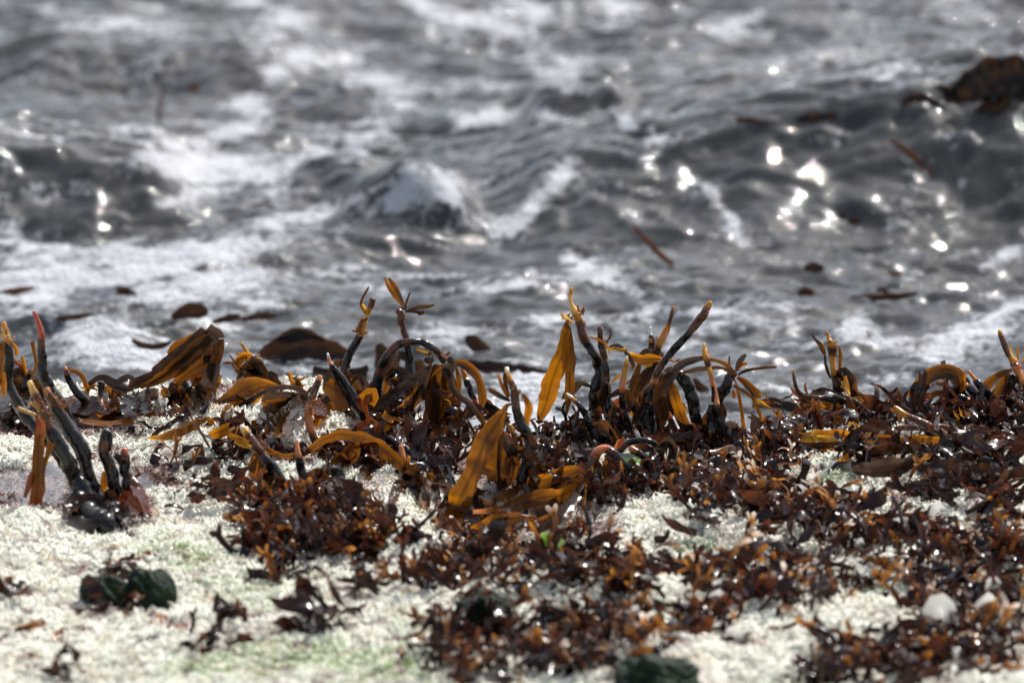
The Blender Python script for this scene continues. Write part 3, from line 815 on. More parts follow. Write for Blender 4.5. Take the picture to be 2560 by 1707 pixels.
# the middle of the row
kelp("fan of dark amber kelp blades drooping left from a fallen black stipe",
  "748,984,18,b 770,996,22,b 787,1004,24,o 816,1015,24,b 854,1034,30,k 892,1044,32,k 930,1052,30,k", y=.03,
  stems=["797,993,20,k 821,997,24,k 850,1012,26,k 881,1034,28,k"],
  blades=[("694,966,14 660,958,26 620,968,48 580,990,34 540,1008,10","BABBD",-.018,dict(cup=.25)), ("690,975,8 650,985,20 600,1012,34 560,1026,22","A",-.004,dict(tilt=25)),
   ("772,985,10 731,969,13 677,971,13 631,996,14 595,1026,20 560,1052,26","GGGGDD",-.028,dict(tilt=30)), ("745,990,18 710,1020,34 670,1050,40 636,1070,30","DDDB",-.022,dict(cup=.4)), ("750,992,18 722,1030,36 690,1062,40 664,1085,30","DDDB",-.026,dict(cup=.4)), ("754,995,16 732,1035,32 706,1070,32 690,1090,22","BDDA",-.020,dict(cup=.4)), ("758,996,14 742,1030,26 724,1062,28 713,1088,18","DDBA",-.016), ("764,998,14 756,1030,24 748,1055,24 742,1076,18","DBB",-.012),
   ("740,985,14 706,1000,30 672,1008,36 655,1002,20","BBA",-.008,dict(ruffle=.006,tilt=20)), ("735,990,12 700,1015,26 665,1030,30 645,1060,14","D",-.014), ("745,985,12 700,985,20 660,992,16","G",-.02,dict(tilt=40)),
   ("738,968,8 728,950,9 722,930,10","A",-.014), ("744,970,8 742,955,9 738,940,7","B",-.012), ("756,980,8 750,962,10 744,945,6","B",-.01), ("765,984,6 776,972,7 783,966,6","D",-.01), ("790,1002,24 800,1030,34 796,1046,22","R",.006)],
  nubs=[(725,990,765,985,26,14,'a'),(735,950,760,975,16,14,'a'),(770,975,782,985,5,16,'o')])
kelp("brown and salmon kelp stipe standing up through the fallen fan",
  "800,940,13,o 795,955,16,b 789,969,18,b 783,985,19,b 778,1001,20,b 773,1020,20,o 771,1040,20,o 775,1067,20,o 786,1099,19,b 803,1129,18,k 822,1164,20,k 832,1192,21,k 829,1230,20,k", y=-.22, lean=.03, knob=.12,
  blades=[("800,1000,4 810,990,5 817,980,4","B",-.012), ("788,1030,16 796,1050,18 788,1066,10","A",.01)],
  nubs=[(786,985,776,1040,26,9,'a')])
kelp("long ribbed amber kelp strap arching across the white crust to the centre",
  "1128,1238,20,d 1140,1245,18,d 1160,1256,16,d", y=-.40,
  blades=[("1130,1240,44 1090,1222,36 1042,1196,26 1015,1172,26 990,1150,28 965,1130,34 940,1112,36 900,1094,30 851,1086,26 806,1100,20 771,1126,16 736,1138,15 704,1138,15 672,1126,14 640,1104,16 617,1083,18 595,1070,22 572,1061,24 545,1055,24 517,1054,25 480,1064,24 449,1078,22 408,1091,17 372,1096,8","GGDBBBBBBBBBBBBBBBBBBDBY",(0,.32),dict(tilt=22,ruffle=.002,cup=.25)),
    ("960,1128,16 948,1145,26 938,1160,20","B",.09), ("572,1070,26 545,1082,30 524,1086,16","A",.30,dict(tilt=30))])
kelp("broad amber kelp blade lying over the dark puddle under the long strap",
  "960,1140,12,d 975,1145,14,d 992,1150,14,k", y=-.30,
  blades=[("955,1128,24 920,1120,50 870,1135,42 825,1154,10","BBB",-.01,dict(tilt=35)), ("905,1098,14 860,1080,20 820,1100,22 790,1130,14","D",.06,dict(tilt=40)), ("910,1050,40 925,1080,60 940,1100,40","R",.10,dict(tilt=20)), ("880,1010,50 850,980,60 815,960,30","B",.22), ("905,1000,30 930,985,40 920,1010,30","A",.2)])
kelp("torn flat kelp strap lying along the far rim of the white crust",
  "150,1034,10,d 165,1038,12,d 180,1046,12,d", y=.06,
  blades=[("165,1036,20 200,1040,24 245,1041,20 290,1034,16 340,1029,18 390,1034,16 436,1035,20 470,1026,26 505,1014,30 530,1010,26 545,1012,22","DBDDBRBBBA",(0,.08),dict(tilt=45,ruffle=.004)), ("200,1052,10 260,1058,14 330,1052,10","A",-.02,dict(tilt=60))])
kelp("brown kelp stub with white tip and amber fringe leaning over the crust",
  "602,1064,8,w 609,1070,16,y 620,1090,22,b 637,1115,25,b 653,1135,25,b 668,1153,25,k 680,1168,26,k 696,1190,24,k 707,1203,20,k 722,1220,22,d 735,1240,24,k", y=-.45, knob=.14,
  blades=[("650,1130,40 655,1170,56 665,1205,56 655,1236,34 645,1270,6","DDRRR",.012,dict(cup=.4)), ("690,1215,40 712,1235,50 728,1262,30","R",.014), ("712,1220,30 726,1245,34 738,1275,20","R",-.02), ("570,1086,10 595,1095,15 622,1106,12","A",-.012), ("586,1103,8 605,1110,12 628,1118,8","Y",-.014), ("637,1140,5 620,1165,5 610,1190,4 604,1235,4","A",-.02), ("646,1150,3 640,1180,4 630,1205,3","A",-.02), ("735,1260,30 738,1290,26 742,1330,14","D",-.03)],
  nubs=[(650,1085,668,1140,34,9,'a')])
kelp("slim kelp stipe with translucent white tip and orange collar in front of the crust",
  "734,1077,4,w 738,1092,7,w 742,1108,10,o 744,1126,12,o 748,1148,17,k 752,1172,20,k 764,1198,22,k 776,1222,20,d 786,1240,17,b 795,1258,18,k 808,1285,18,k", y=-.50)
kelp("kelp stipe leaning left with pale pointed tip and rough black skin",
  "819,883,5,w 824,903,11,o 832,918,16,k 851,947,22,k 873,980,25,k 889,1007,30,k 905,1028,30,k 918,1044,31,k 941,1070,29,d 960,1100,28,b 975,1130,26,b", y=-.08, knob=.22,
  blades=[("893,1002,16 905,1010,24 916,1030,12","R",-.014,dict(tilt=30)), ("905,1000,10 912,1018,16 920,1045,6","R",-.016)], nubs=[(886,995,910,1010,8,14,'r')])
kelp("tall black kelp stipe with forked yellow top and frayed collar",
  "932,746,14,b 928,762,15,b 921,778,13,a 915,795,10,y 911,810,13,a 903,830,20,a 896,846,21,k 884,866,22,k 873,888,22,k 864,910,23,d 857,935,23,b 852,960,24,d 850,990,25,k 850,1030,26,k", y=.09,
  blades=[("913,782,8 905,768,8 902,758,6 908,742,6 916,728,6 922,717,4","A",-.004,dict(tube=1)), ("905,760,8 911,774,12 917,784,8","Y",-.006), ("880,945,4 879,960,6 876,975,7","A",-.01)],
  nubs=[(912,800,892,838,46,13,'a'),(900,835,912,830,8,16,'y')])
kelp("tall thin kelp stipe topped by a star of narrow amber blades",
  "992,775,14,b 1002,783,20,b 1003,803,18,b 1008,822,17,b 1013,838,17,b 1018,856,17,k 1021,876,20,k 1024,905,23,k 1025,940,24,k 1024,975,24,k 1024,1020,24,k", y=.05,
  blades=[("1010,766,5 993,747,10 975,722,11 960,694,5","A",-.01), ("1011,766,5 1000,745,12 985,715,14 971,695,8","GB",-.004), ("1013,770,4 1017,752,5 1025,731,4","D",-.008), ("1014,777,5 1040,770,9 1065,768,10 1086,762,5","B",-.01,dict(tilt=30)), ("1012,778,4 1035,779,9 1050,784,12 1061,780,8","G",-.012,dict(tilt=30))],
  nubs=[(1000,772,1015,772,8,9,'b')])
kelp("arched black kelp stipe curling over to a drooping bouquet of blades",
  "1110,905,16,G 1102,890,20,G 1086,872,19,G 1066,860,19,k 1050,855,18,k 1034,854,18,d 1018,855,19,b 1001,860,20,d 986,869,22,b 974,881,22,b 964,894,22,d 956,908,22,k 950,925,23,b 946,945,26,k 943,965,28,k 942,985,28,k 944,1010,28,k 948,1035,28,k 952,1062,28,k 955,1090,28,k", y=.0, knob=.10,
  blades=[("1082,915,12 1050,935,20 1010,965,23 965,997,25 920,1027,26","G",(-.03,-.04),dict(cup=.1,tilt=15)),
   ("1120,895,14 1128,905,20 1122,920,30 1104,925,18","G",-.045,dict(tilt=10)), ("1108,922,12 1125,940,22 1132,970,18 1150,992,14 1180,1015,18 1200,1042,14 1216,1064,6","GGGGDB",-.05,dict(cup=.4)),
   ("1134,904,8 1155,905,13 1174,916,18 1192,938,18 1203,970,17 1207,1000,21 1203,1013,16","BBBBB",-.02,dict(cup=.3)), ("1138,905,5 1160,915,14 1180,930,17 1190,945,10","GG",-.014), ("1140,915,6 1146,940,12 1148,970,12 1140,1000,8","B",-.02),
   ("1094,912,12 1070,945,22 1050,980,28 1020,1015,30 990,1045,30 955,1078,14","BBBABD",-.025,dict(cup=.3)), ("1075,915,12 1060,945,24 1056,975,20 1060,1000,8","G",-.045,dict(cup=.3)), ("1090,910,14 1088,950,34 1084,1000,40 1075,1060,36","DDD",-.03,dict(cup=.3)), ("1096,912,14 1102,950,34 1100,1000,34 1094,1050,34 1100,1090,20","BBDD",-.018), ("1110,908,14 1125,950,30 1133,1000,34 1130,1050,30","DDD",-.012), ("1112,930,16 1108,955,26 1100,985,30 1090,1030,24","AAB",-.02), ("1115,912,10 1090,940,26 1090,970,20 1112,985,18 1135,975,16","BDBA",-.038,dict(tilt=20)),
   ("1097,995,26 1110,1005,30 1100,1030,24 1094,1050,10","A",-.026,dict(tilt=20)), ("1110,1002,10 1120,1005,10 1128,1018,4","A",-.03), ("985,1005,22 982,1030,36 965,1050,30","A",.03), ("1070,930,10 1040,990,14 1010,1030,14 985,1060,10","D",-.032), ("1120,990,30 1140,1040,36 1150,1070,30","D",.01),
   ("1040,872,5 1055,877,9 1070,882,6","Y",-.014), ("1085,900,4 1072,896,8 1062,902,10 1080,910,8","G",-.04), ("1062,895,4 1070,902,7 1085,903,6","G",-.04), ("1112,888,4 1120,884,7 1127,881,4","B",-.012)],
  nubs=[(1066,880,1080,900,14,12,'a'),(1095,878,1125,900,16,10,'o')])
kelp("orange black and red banded kelp stub behind the drooping bouquet",
  "1153,918,8,o 1158,930,13,o 1164,946,16,a 1168,956,17,k 1174,972,18,k 1180,988,16,k 1186,1000,15,r 1193,1016,13,r 1200,1030,12,r 1207,1042,10,o 1212,1065,10,b", y=.03, knob=.08)
kelp("kelp stipe with white nib, brown neck and one huge amber blade hanging to the left",
  "1267,919,9,w 1268,930,11,y 1272,945,13,a 1280,960,15,b 1285,974,18,b 1287,990,20,b 1289,1010,21,b 1292,1028,22,k 1297,1045,24,k 1306,1064,25,k 1316,1080,26,k 1322,1096,27,d 1325,1115,26,d 1322,1135,26,b 1316,1160,26,k 1308,1185,28,k 1303,1205,26,k", y=-.38, knob=.14,
  blades=[("1280,1010,6 1268,1013,9 1258,1030,20 1243,1056,40 1228,1078,50 1214,1100,54 1200,1135,52 1190,1160,48 1178,1186,42 1165,1215,52 1152,1245,60 1140,1275,50 1128,1305,46 1118,1330,38","BAAAABABAAABBB",(-.02,-.06),dict(cup=.15,tilt=-12)),
   ("1258,1030,6 1255,1060,12 1250,1110,12 1246,1170,10 1249,1226,8","D",-.012,dict(tilt=30)), ("1252,1080,30 1250,1130,70 1245,1180,86 1225,1205,60","BBD",.012,dict(cup=.2)), ("1255,1090,20 1275,1120,30 1290,1150,26","G",.006), ("1276,1002,6 1255,992,11 1238,982,13 1222,974,10","GB",-.014), ("1270,995,6 1258,970,9 1250,950,8 1246,934,4","A",-.01), ("1272,990,5 1266,965,10 1262,945,10 1261,932,6","B",-.006), ("1306,985,6 1316,1000,14 1322,1020,19 1318,1045,14 1320,1064,5","BAA",.006), ("1304,1090,10 1298,1150,10 1292,1190,8","B",.02)],
  nubs=[(1290,975,1310,1000,14,9,'a'),(1276,975,1272,990,5,8,'y')])
kelp("short orange kelp shoot with a bristly amber end beside the huge blade",
  "1274,1062,8,a 1280,1075,13,a 1286,1090,14,b 1288,1110,13,b 1287,1126,12,o 1291,1145,10,o 1294,1160,9,o 1292,1175,10,k 1294,1200,12,k", y=-.26,
  blades=[("1257,1083,8 1270,1088,9 1277,1100,8 1277,1122,6","o",.004,dict(tube=1)), ("1304,1100,5 1310,1130,6 1306,1160,5","a",.0,dict(tube=1))], nubs=[(1284,1075,1294,1110,24,8,'a')])
kelp("tall knobbly kelp stipe with frayed yellow crown and twin amber blades hanging left",
  "1430,720,5,a 1428,728,10,a 1425,743,8,y 1428,758,9,y 1434,774,17,y 1444,790,20,a 1449,806,22,b 1453,820,22,b 1458,838,22,b 1465,856,23,k 1474,868,23,k 1484,882,22,d 1492,895,22,k 1493,911,28,k 1499,930,20,k 1492,950,26,k 1488,975,30,k 1487,1000,30,k 1490,1030,28,k 1494,1060,25,k 1500,1090,24,k", y=-.05, knob=.20,
  blades=[("1420,799,6 1416,815,16 1412,838,24 1409,860,28 1406,882,33 1398,905,40 1389,930,42 1380,955,44 1373,980,44 1366,1005,42 1356,1032,28 1346,1060,5","BAAAAAAAAB",-.02,dict(cup=.12)), ("1422,815,8 1424,845,16 1426,890,24 1425,925,25 1424,955,24 1422,990,20 1418,1020,10 1414,1045,6 1410,1070,9","BBBBBBBD",-.012,dict(cup=.2)), ("1432,806,8 1420,798,10 1408,790,10 1404,783,5","y",-.016)],
  nubs=[(1408,786,1432,800,16,14,'y'),(1440,780,1460,786,16,15,'a'),(1425,725,1432,722,4,8,'a')])
kelp("black kelp stipe with cut brown top and amber strap tied across it",
  "1500,818,13,b 1501,832,13,b 1501,849,15,b 1504,866,18,d 1508,882,19,b 1511,900,18,b 1515,920,19,k 1515,940,18,b 1514,960,18,k 1516,990,22,k 1521,1020,22,k 1525,1045,20,d 1530,1070,18,b 1536,1095,18,b", y=-.075, knob=.2,
  blades=[("1474,843,4 1490,847,6 1506,853,6 1515,861,6 1519,872,6","A",-.02), ("1519,876,9 1535,870,10 1552,876,11 1567,871,8","Y",-.018), ("1522,868,5 1540,863,9 1555,868,7 1565,882,9 1575,895,11 1584,912,10 1580,924,4","GGDB",-.015), ("1515,855,3 1524,845,5 1527,832,4 1523,824,2","D",-.01)],
  nubs=[(1512,845,1520,880,10,10,'a')])
kelp("amber topped kelp stipe with smooth orange neck between two black ones",
  "1567,889,5,w 1567,900,9,y 1565,915,13,a 1561,935,15,a 1557,955,16,o 1555,970,16,o 1557,982,15,k 1556,1000,17,k 1559,1022,20,k 1564,1045,21,k 1571,1066,21,k 1580,1090,19,d 1590,1115,20,b", y=-.09, knob=.1,
  blades=[("1562,975,5 1563,985,6 1560,1000,4","D",-.012), ("1550,935,5 1540,945,6 1528,954,4","A",.01), ("1565,960,4 1578,950,5 1584,935,4","D",.01)])
kelp("tilted kelp stipe pointing up right with bristly brown spear tip and swollen black foot",
  "1776,754,7,a 1773,762,15,a 1765,774,18,b 1757,788,21,b 1747,802,20,b 1736,816,20,b 1727,827,16,b 1719,836,18,k 1706,850,19,k 1692,865,19,k 1679,882,18,d 1665,898,18,d 1654,914,18,b 1643,931,18,b 1637,950,17,o 1630,965,18,b 1624,975,26,k 1622,992,24,k 1621,1010,28,k 1618,1028,38,k 1619,1050,42,k 1625,1072,43,k 1633,1095,42,k 1640,1120,36,k", y=-.12, knob=.16,
  blades=[("1630,1010,10 1645,1040,22 1648,1075,24 1640,1100,14","D",-.022,dict(tilt=35,cup=.6))], nubs=[(1728,830,1762,790,26,7,'a'),(1745,815,1775,770,16,6,'a')])
kelp("kelp head with white nib, pale leaning shoot and broad yellow strap behind the tilted spear",
  "1626,818,5,w 1626,832,9,w 1629,845,13,b 1629,865,16,d 1630,880,16,d 1640,895,24,d 1642,915,24,k 1640,950,20,k 1636,1000,20,k 1632,1060,20,k", y=.02,
  stems=["1685,765,6,a 1680,780,9,b 1675,800,10,b 1670,820,14,a 1660,838,19,o 1650,855,18,a 1644,875,14,b 1640,895,14,d"],
  blades=[("1573,883,10 1588,892,20 1608,898,25 1630,896,23 1655,899,12","YAAAA",-.05,dict(cup=.3)), ("1610,912,14 1618,908,22 1632,908,12","Y",-.03), ("1640,905,10 1655,885,12 1620,878,18 1600,888,10","G",-.01,dict(tilt=30)), ("1645,905,14 1620,930,22 1595,965,24 1575,1005,24 1555,1040,22 1535,1085,18","DDDDBB",-.015,dict(cup=.4)), ("1635,920,12 1600,950,18 1570,990,20 1540,1010,22 1532,1050,20","DDRB",.012), ("1600,905,10 1590,940,16 1575,970,14","D",.0), ("1652,905,10 1645,880,9 1650,860,10","B",.0), ("1618,990,22 1600,1030,28 1585,1075,26","B",.012), ("1605,960,14 1592,1000,20 1580,1040,18","A",.02)],
  nubs=[(1622,840,1634,870,18,8,'a'),(1648,850,1664,830,14,8,'y')])
kelp("stout black kelp stipe with bent neck and rust patched foot at the water side",
  "1676,936,16,k 1688,934,24,k 1702,940,30,k 1715,956,33,k 1724,975,32,k 1730,993,31,k 1735,1015,30,k 1738,1034,30,k 1743,1055,30,d 1747,1078,30,b 1748,1100,29,b 1750,1135,28,d", y=-.17, knob=.16,
  blades=[("1676,955,16 1684,985,27 1692,1010,28 1702,1040,28 1714,1070,26 1726,1096,14","BBABBG",.012,dict(cup=.2)), ("1690,935,14 1676,925,18 1664,930,14","G",-.014), ("1664,1030,12 1674,1038,14 1682,1042,8","o",.02), ("1668,1080,14 1675,1100,22 1690,1110,14","B",-.01)], nubs=[(1685,905,1697,900,8,14,'o')])
kelp("slender two tone kelp stipe, amber above and black below, before the star head",
  "1760,860,6,y 1761,868,10,y 1762,880,14,a 1764,890,16,a 1768,902,16,b 1771,915,15,b 1774,928,12,a 1779,945,12,o 1783,965,14,o 1787,985,16,o 1790,1002,16,o 1793,1018,19,k 1798,1038,22,k 1804,1057,24,k 1812,1075,23,k 1822,1095,22,k 1832,1120,22,k", y=-.19, knob=.09,
  stems=["1779,1012,14,k 1777,1030,20,k 1778,1055,22,k 1781,1080,22,k 1786,1120,22,k"], blades=[("1802,1010,10 1808,1030,16 1805,1056,8","D",-.006), ("1782,965,6 1783,985,8 1782,1005,6","k",-.008)], nubs=[(1764,880,1774,884,8,8,'y')])
kelp("star shaped kelp head spreading thin blades on a black stipe by the open water",
  "1840,938,14,d 1832,935,16,k 1826,942,22,k 1818,955,26,k 1810,970,27,k 1804,985,24,k 1800,1000,16,k 1797,1030,14,k 1792,1075,16,k 1790,1125,16,k", y=-.16, knob=.3,
  blades=[("1842,937,5 1826,920,10 1806,906,10 1780,899,9 1752,896,12 1728,902,18 1703,912,20 1682,935,26 1664,955,30 1650,980,36 1652,1005,37 1658,1030,28 1660,1064,10","BBBGGGGDDDDD",-.03,dict(cup=.3)), ("1836,940,5 1818,925,9 1795,918,9 1763,921,11 1735,924,12 1703,932,8","DDGGD",-.024,dict(tilt=40)),
   ("1845,937,5 1865,927,9 1890,922,9 1915,919,8 1942,917,5","DBBB",-.012,dict(tilt=25)), ("1840,928,8 1848,908,15 1858,893,13 1865,885,6","G",-.01), ("1844,942,6 1862,952,14 1880,968,15 1893,985,18 1903,992,8","BBA",-.014), ("1842,944,5 1862,960,9 1880,982,9 1886,1004,9 1898,1030,9 1906,1052,6","BBBA",-.018), ("1834,964,5 1855,975,7 1880,993,9 1900,1007,12 1927,1020,4","BAYA",-.02), ("1838,950,5 1846,980,8 1852,1010,9 1857,1050,9 1862,1090,9 1864,1132,7","BBBB",-.016), ("1846,920,4 1856,912,10 1868,908,6","A",-.012), ("1826,920,4 1823,905,5 1824,890,5","a",-.01,dict(tube=1)), ("1832,975,6 1836,985,8 1834,996,5","R",.0)],
  nubs=[(1826,928,1848,925,12,9,'a'),(1822,945,1830,965,10,9,'a')])
# foot of the row
kelp("fallen dark kelp log pointing left towards the open crust in the centre",
  "968,1093,14,k 985,1104,20,k 1005,1120,24,k 1030,1133,28,k 1058,1148,32,k 1075,1165,30,k 1085,1185,24,d 1092,1215,16,b", y=-.25, knob=.22)
kelp("short orange shoot rising from the fallen dark log",
  "1001,1113,10,o 1004,1125,13,o 1008,1145,14,o 1012,1165,12,b 1013,1185,14,k 1012,1210,18,b 1010,1238,16,b", y=-.33, knob=.08)
kelp("ridged black kelp log lying flat on the purple crust in the centre",
  "1338,1113,12,k 1352,1118,18,k 1375,1124,20,k 1395,1132,24,k 1410,1140,25,k 1430,1147,20,k 1450,1152,22,k 1470,1156,20,k", y=-.22, knob=.3)
kelp("thin black kelp stipe with white pointed tip leaning left in the centre",
  "1416,984,3,w 1421,988,7,w 1432,997,9,o 1442,1006,12,k 1453,1019,15,k 1463,1036,17,k 1471,1053,19,k 1480,1070,20,k 1492,1088,21,k 1505,1106,20,k 1520,1128,18,k", y=-.16)
kelp("bent over kelp with red elbow and long amber blades sweeping left along the rock",
  "1425,1256,20,B 1440,1238,24,d 1452,1218,26,d 1462,1198,26,d 1472,1178,25,d 1482,1156,24,b 1490,1138,24,r 1500,1126,22,o 1513,1122,20,r 1527,1128,22,b 1537,1136,22,k 1560,1160,26,g 1590,1172,28,g 1630,1186,16,k", y=-.37, knob=.12,
  blades=[("1455,1172,14 1430,1175,26 1400,1186,30 1370,1198,34 1346,1206,30","AAAA",-.03,dict(cup=.2)), ("1456,1190,16 1410,1210,30 1360,1222,34 1320,1212,34 1290,1206,20","BBBBA",-.012,dict(cup=.2)), ("1452,1205,16 1410,1235,30 1360,1242,36 1310,1256,40 1276,1272,22","BABBB",-.02,dict(cup=.2)), ("1465,1195,16 1430,1230,24 1385,1260,30 1340,1285,24","DDDD",-.035,dict(cup=.4)),
   ("1456,1215,10 1440,1240,12 1413,1270,14 1390,1286,13 1367,1294,12 1327,1293,12 1276,1285,12 1225,1274,14","BBoaoaoo",-.05,dict(tube=1)), ("1460,1205,12 1420,1260,20 1385,1290,22 1350,1305,24 1310,1318,26","DDBBB",-.055,dict(cup=.3)), ("1300,1292,24 1262,1300,32 1231,1307,34 1200,1325,36 1175,1345,28 1158,1356,16","BBAAAB",-.05,dict(cup=.2)), ("1420,1225,10 1340,1230,14 1280,1255,14 1230,1274,12 1183,1280,10","DDBBo",-.04,dict(tilt=30)),
   ("1466,1190,4 1464,1230,5 1458,1275,5 1448,1330,4","A",-.05), ("1428,1270,5 1425,1300,8 1415,1330,6","A",-.03), ("1330,1190,30 1350,1175,36 1375,1185,24","D",.03), ("1445,1235,20 1400,1290,28 1340,1325,26","D",-.02), ("1302,1215,20 1250,1250,26 1210,1262,18","D",.01), ("1480,1165,6 1478,1180,12 1472,1196,8","A",-.02)])
kelp("dark wiry kelp arc with orange inner side looping behind the red elbow",
  "1535,1142,16,o 1548,1130,17,d 1562,1116,16,b 1578,1106,15,k 1597,1100,14,k 1615,1100,14,k 1632,1106,15,k 1645,1118,17,k 1655,1132,20,k 1668,1146,20,k 1685,1160,20,k", y=-.28, knob=.1,
  blades=[("1550,1098,10 1545,1115,20 1535,1138,16","o",.01,dict(tilt=20)), ("1560,1090,5 1552,1105,10 1545,1120,8","R",-.004)])
kelp("fallen black and pink kelp stipe sloping down right below the wiry arc",
  "1576,1118,14,o 1595,1132,20,d 1615,1146,21,k 1632,1160,20,b 1650,1176,18,k 1668,1190,14,k", y=-.31)
kelp("low brown curved kelp stem between the twin blades and the black stipes",
  "1357,1066,6,a 1368,1062,9,b 1385,1061,10,b 1402,1066,11,b 1418,1075,12,b 1436,1087,12,d 1450,1100,14,k", y=-.06, knob=.05,
  blades=[("1432,1090,6 1437,1078,10 1433,1062,6","B",-.01), ("1346,1092,4 1338,1066,8 1326,1048,5","D",.0), ("1359,1100,6 1362,1072,8 1368,1050,4","D",.0), ("1384,1100,6 1386,1066,9 1385,1038,4","D",.0), ("1410,1100,10 1406,1085,12 1404,1072,8","D",.01)])
# the right hand side
kelp("hook shaped brown kelp stem curling up left with yellow ruffled blades beneath",
  "1983,923,5,y 1984,935,8,b 1987,955,10,b 1992,972,11,b 2005,988,13,b 2025,993,15,b 2043,995,16,b 2065,997,16,d 2085,999,17,d 2105,998,20,d 2125,1003,24,d 2146,1014,26,k 2165,1032,24,k 2185,1042,24,k 2206,1050,24,k", y=.04, knob=.06,
  blades=[("2084,1024,8 2055,1018,14 2025,1016,16 2000,1026,20 1980,1048,24 1968,1084,18","BAAAYA",-.012,dict(ruffle=.010)), ("2008,1002,8 1996,1025,16 1988,1055,18 1982,1085,16 1979,1108,14","DDDD",-.022,dict(tilt=20)), ("2088,1020,8 2082,1045,18 2060,1065,22 2034,1086,18","BBAB",-.006), ("2040,1043,6 2060,1040,12 2075,1030,8","A",-.012), ("2030,978,5 2060,976,9 2090,984,10 2115,996,8","D",-.02,dict(tilt=40)), ("2136,994,8 2150,1000,14 2164,1018,8","A",.006,dict(ruffle=.008)), ("2123,987,8 2112,968,9 2106,952,8","y",-.014), ("2124,986,5 2118,962,9 2113,940,7","a",-.01), ("2100,1020,20 2095,1050,26 2080,1085,20","D",.012), ("2130,1030,20 2140,1055,26 2138,1085,20","B",.01), ("2056,1010,20 2080,1012,26 2100,1020,16","A",.012)],
  nubs=[(2100,990,2150,1005,30,12,'a')])
kelp("upright amber kelp stipe with knotted head and side shoots above the hooked stem",
  "2067,829,6,a 2069,838,8,a 2073,849,10,a 2078,857,22,a 2080,866,27,d 2081,880,22,d 2081,892,16,a 2082,908,14,a 2084,925,16,a 2086,940,19,b 2089,955,18,b 2092,972,20,k 2096,995,20,k 2102,1030,20,k", y=.07, knob=.12,
  blades=[("2029,836,4 2038,848,7 2050,860,9","G",-.01), ("2048,856,8 2056,872,14 2062,886,8","B",-.01), ("2062,886,5 2064,910,7 2070,930,7 2077,945,5","D",-.008), ("2098,866,5 2101,890,9 2099,920,9 2098,945,6","B",-.004)], nubs=[(2074,850,2096,856,12,10,'a'),(2090,860,2094,890,8,8,'a')])
kelp("fountain of glossy olive kelp blades bending left over the water",
  "2405,925,9,A 2402,940,12,A 2400,955,14,B 2390,970,18,D 2380,980,24,d 2384,1000,22,d 2390,1030,20,k", y=.06,
  blades=[("2408,982,12 2409,960,16 2404,938,18 2385,923,19 2355,919,20 2325,930,21 2300,952,20 2284,975,18 2272,992,14","BBBBBBBA",-.012,dict(cup=.3)), ("2398,965,12 2388,945,17 2365,938,19 2340,941,20 2315,955,20 2298,975,18 2285,990,14","DDDGBAA",-.024,dict(cup=.3)), ("2368,978,8 2340,983,15 2310,1000,18 2288,1012,20 2265,1016,20 2246,1008,12","DBBBD",-.012,dict(tilt=15)), ("2368,986,8 2350,1003,15 2338,1028,17 2334,1064,14","BBB",-.01), ("2376,992,8 2364,1015,16 2356,1045,16","D",-.006), ("2372,972,6 2358,962,10 2340,957,8","B",-.014), ("2412,930,6 2408,955,8 2402,980,8","A",-.016), ("2382,985,10 2388,1015,18 2392,1045,16","A",-.006), ("2395,985,10 2410,1010,20 2420,1040,16","A",.004), ("2372,972,5 2366,955,8 2372,940,6","D",-.02), ("2402,978,8 2400,1010,14 2404,1040,12","Y",.0), ("2370,990,6 2345,1045,12 2340,1075,10","D",.004)],
  nubs=[(2360,978,2395,990,20,12,'b')])
kelp("plump black kelp finger with thin orange tip, uppermost of three at right",
  "2422,927,7,o 2429,937,9,o 2436,946,10,o 2440,952,16,k 2450,962,22,k 2460,976,23,k 2472,990,24,k 2490,1010,24,k", y=.03, knob=.06)
kelp("black kelp finger with brown skin patches, middle one of three at right",
  "2414,961,11,o 2420,967,17,k 2432,980,20,k 2445,994,20,b 2460,1008,20,d 2480,1026,18,k", y=.02, knob=.06)
kelp("short black kelp finger with orange band, lowest of three at right",
  "2396,990,13,k 2406,994,17,k 2416,998,16,k 2426,1004,14,o 2437,1012,16,o 2452,1026,16,k 2470,1040,14,k", y=.01, knob=.06)
kelp("tall kelp with split brown horn and orange neck at the right edge",
  "2499,827,10,a 2503,840,15,b 2511,860,15,b 2520,885,14,b 2530,898,16,a 2537,910,24,b 2544,925,21,o 2551,940,18,o 2555,958,18,o 2558,975,21,k 2558,1000,22,k 2556,1030,22,k", y=.05, knob=.12,
  blades=[("2530,925,8 2508,932,15 2486,945,20 2466,966,22 2452,985,14","BBBD",-.012), ("2522,932,8 2512,950,20 2500,975,26 2490,1000,22","BBB",-.004), ("2542,940,6 2532,965,12 2518,990,10","D",-.01), ("2546,900,5 2544,885,6 2546,868,4","A",-.01), ("2534,895,4 2528,875,6 2524,858,3","y",-.01), ("2556,905,8 2562,900,12 2570,912,10","A",.0)], nubs=[(2522,905,2550,920,24,10,'o')])
kelp("smooth brown spindle of kelp with orange point slanting down right",
  "2235,1015,5,a 2242,1021,12,a 2256,1031,15,a 2274,1042,17,b 2292,1051,20,b 2315,1061,22,b 2335,1072,22,b 2356,1083,20,b 2380,1094,15,b 2408,1106,8,b", y=-.20, knob=.03)
kelp("flat brown spindle of kelp with pink end lying level behind the slanting one",
  "2238,1070,10,b 2260,1068,15,b 2288,1068,16,G 2320,1067,16,b 2356,1069,18,b 2385,1076,20,b 2410,1084,20,b 2435,1097,16,b 2456,1110,8,b", y=-.17, knob=.04)
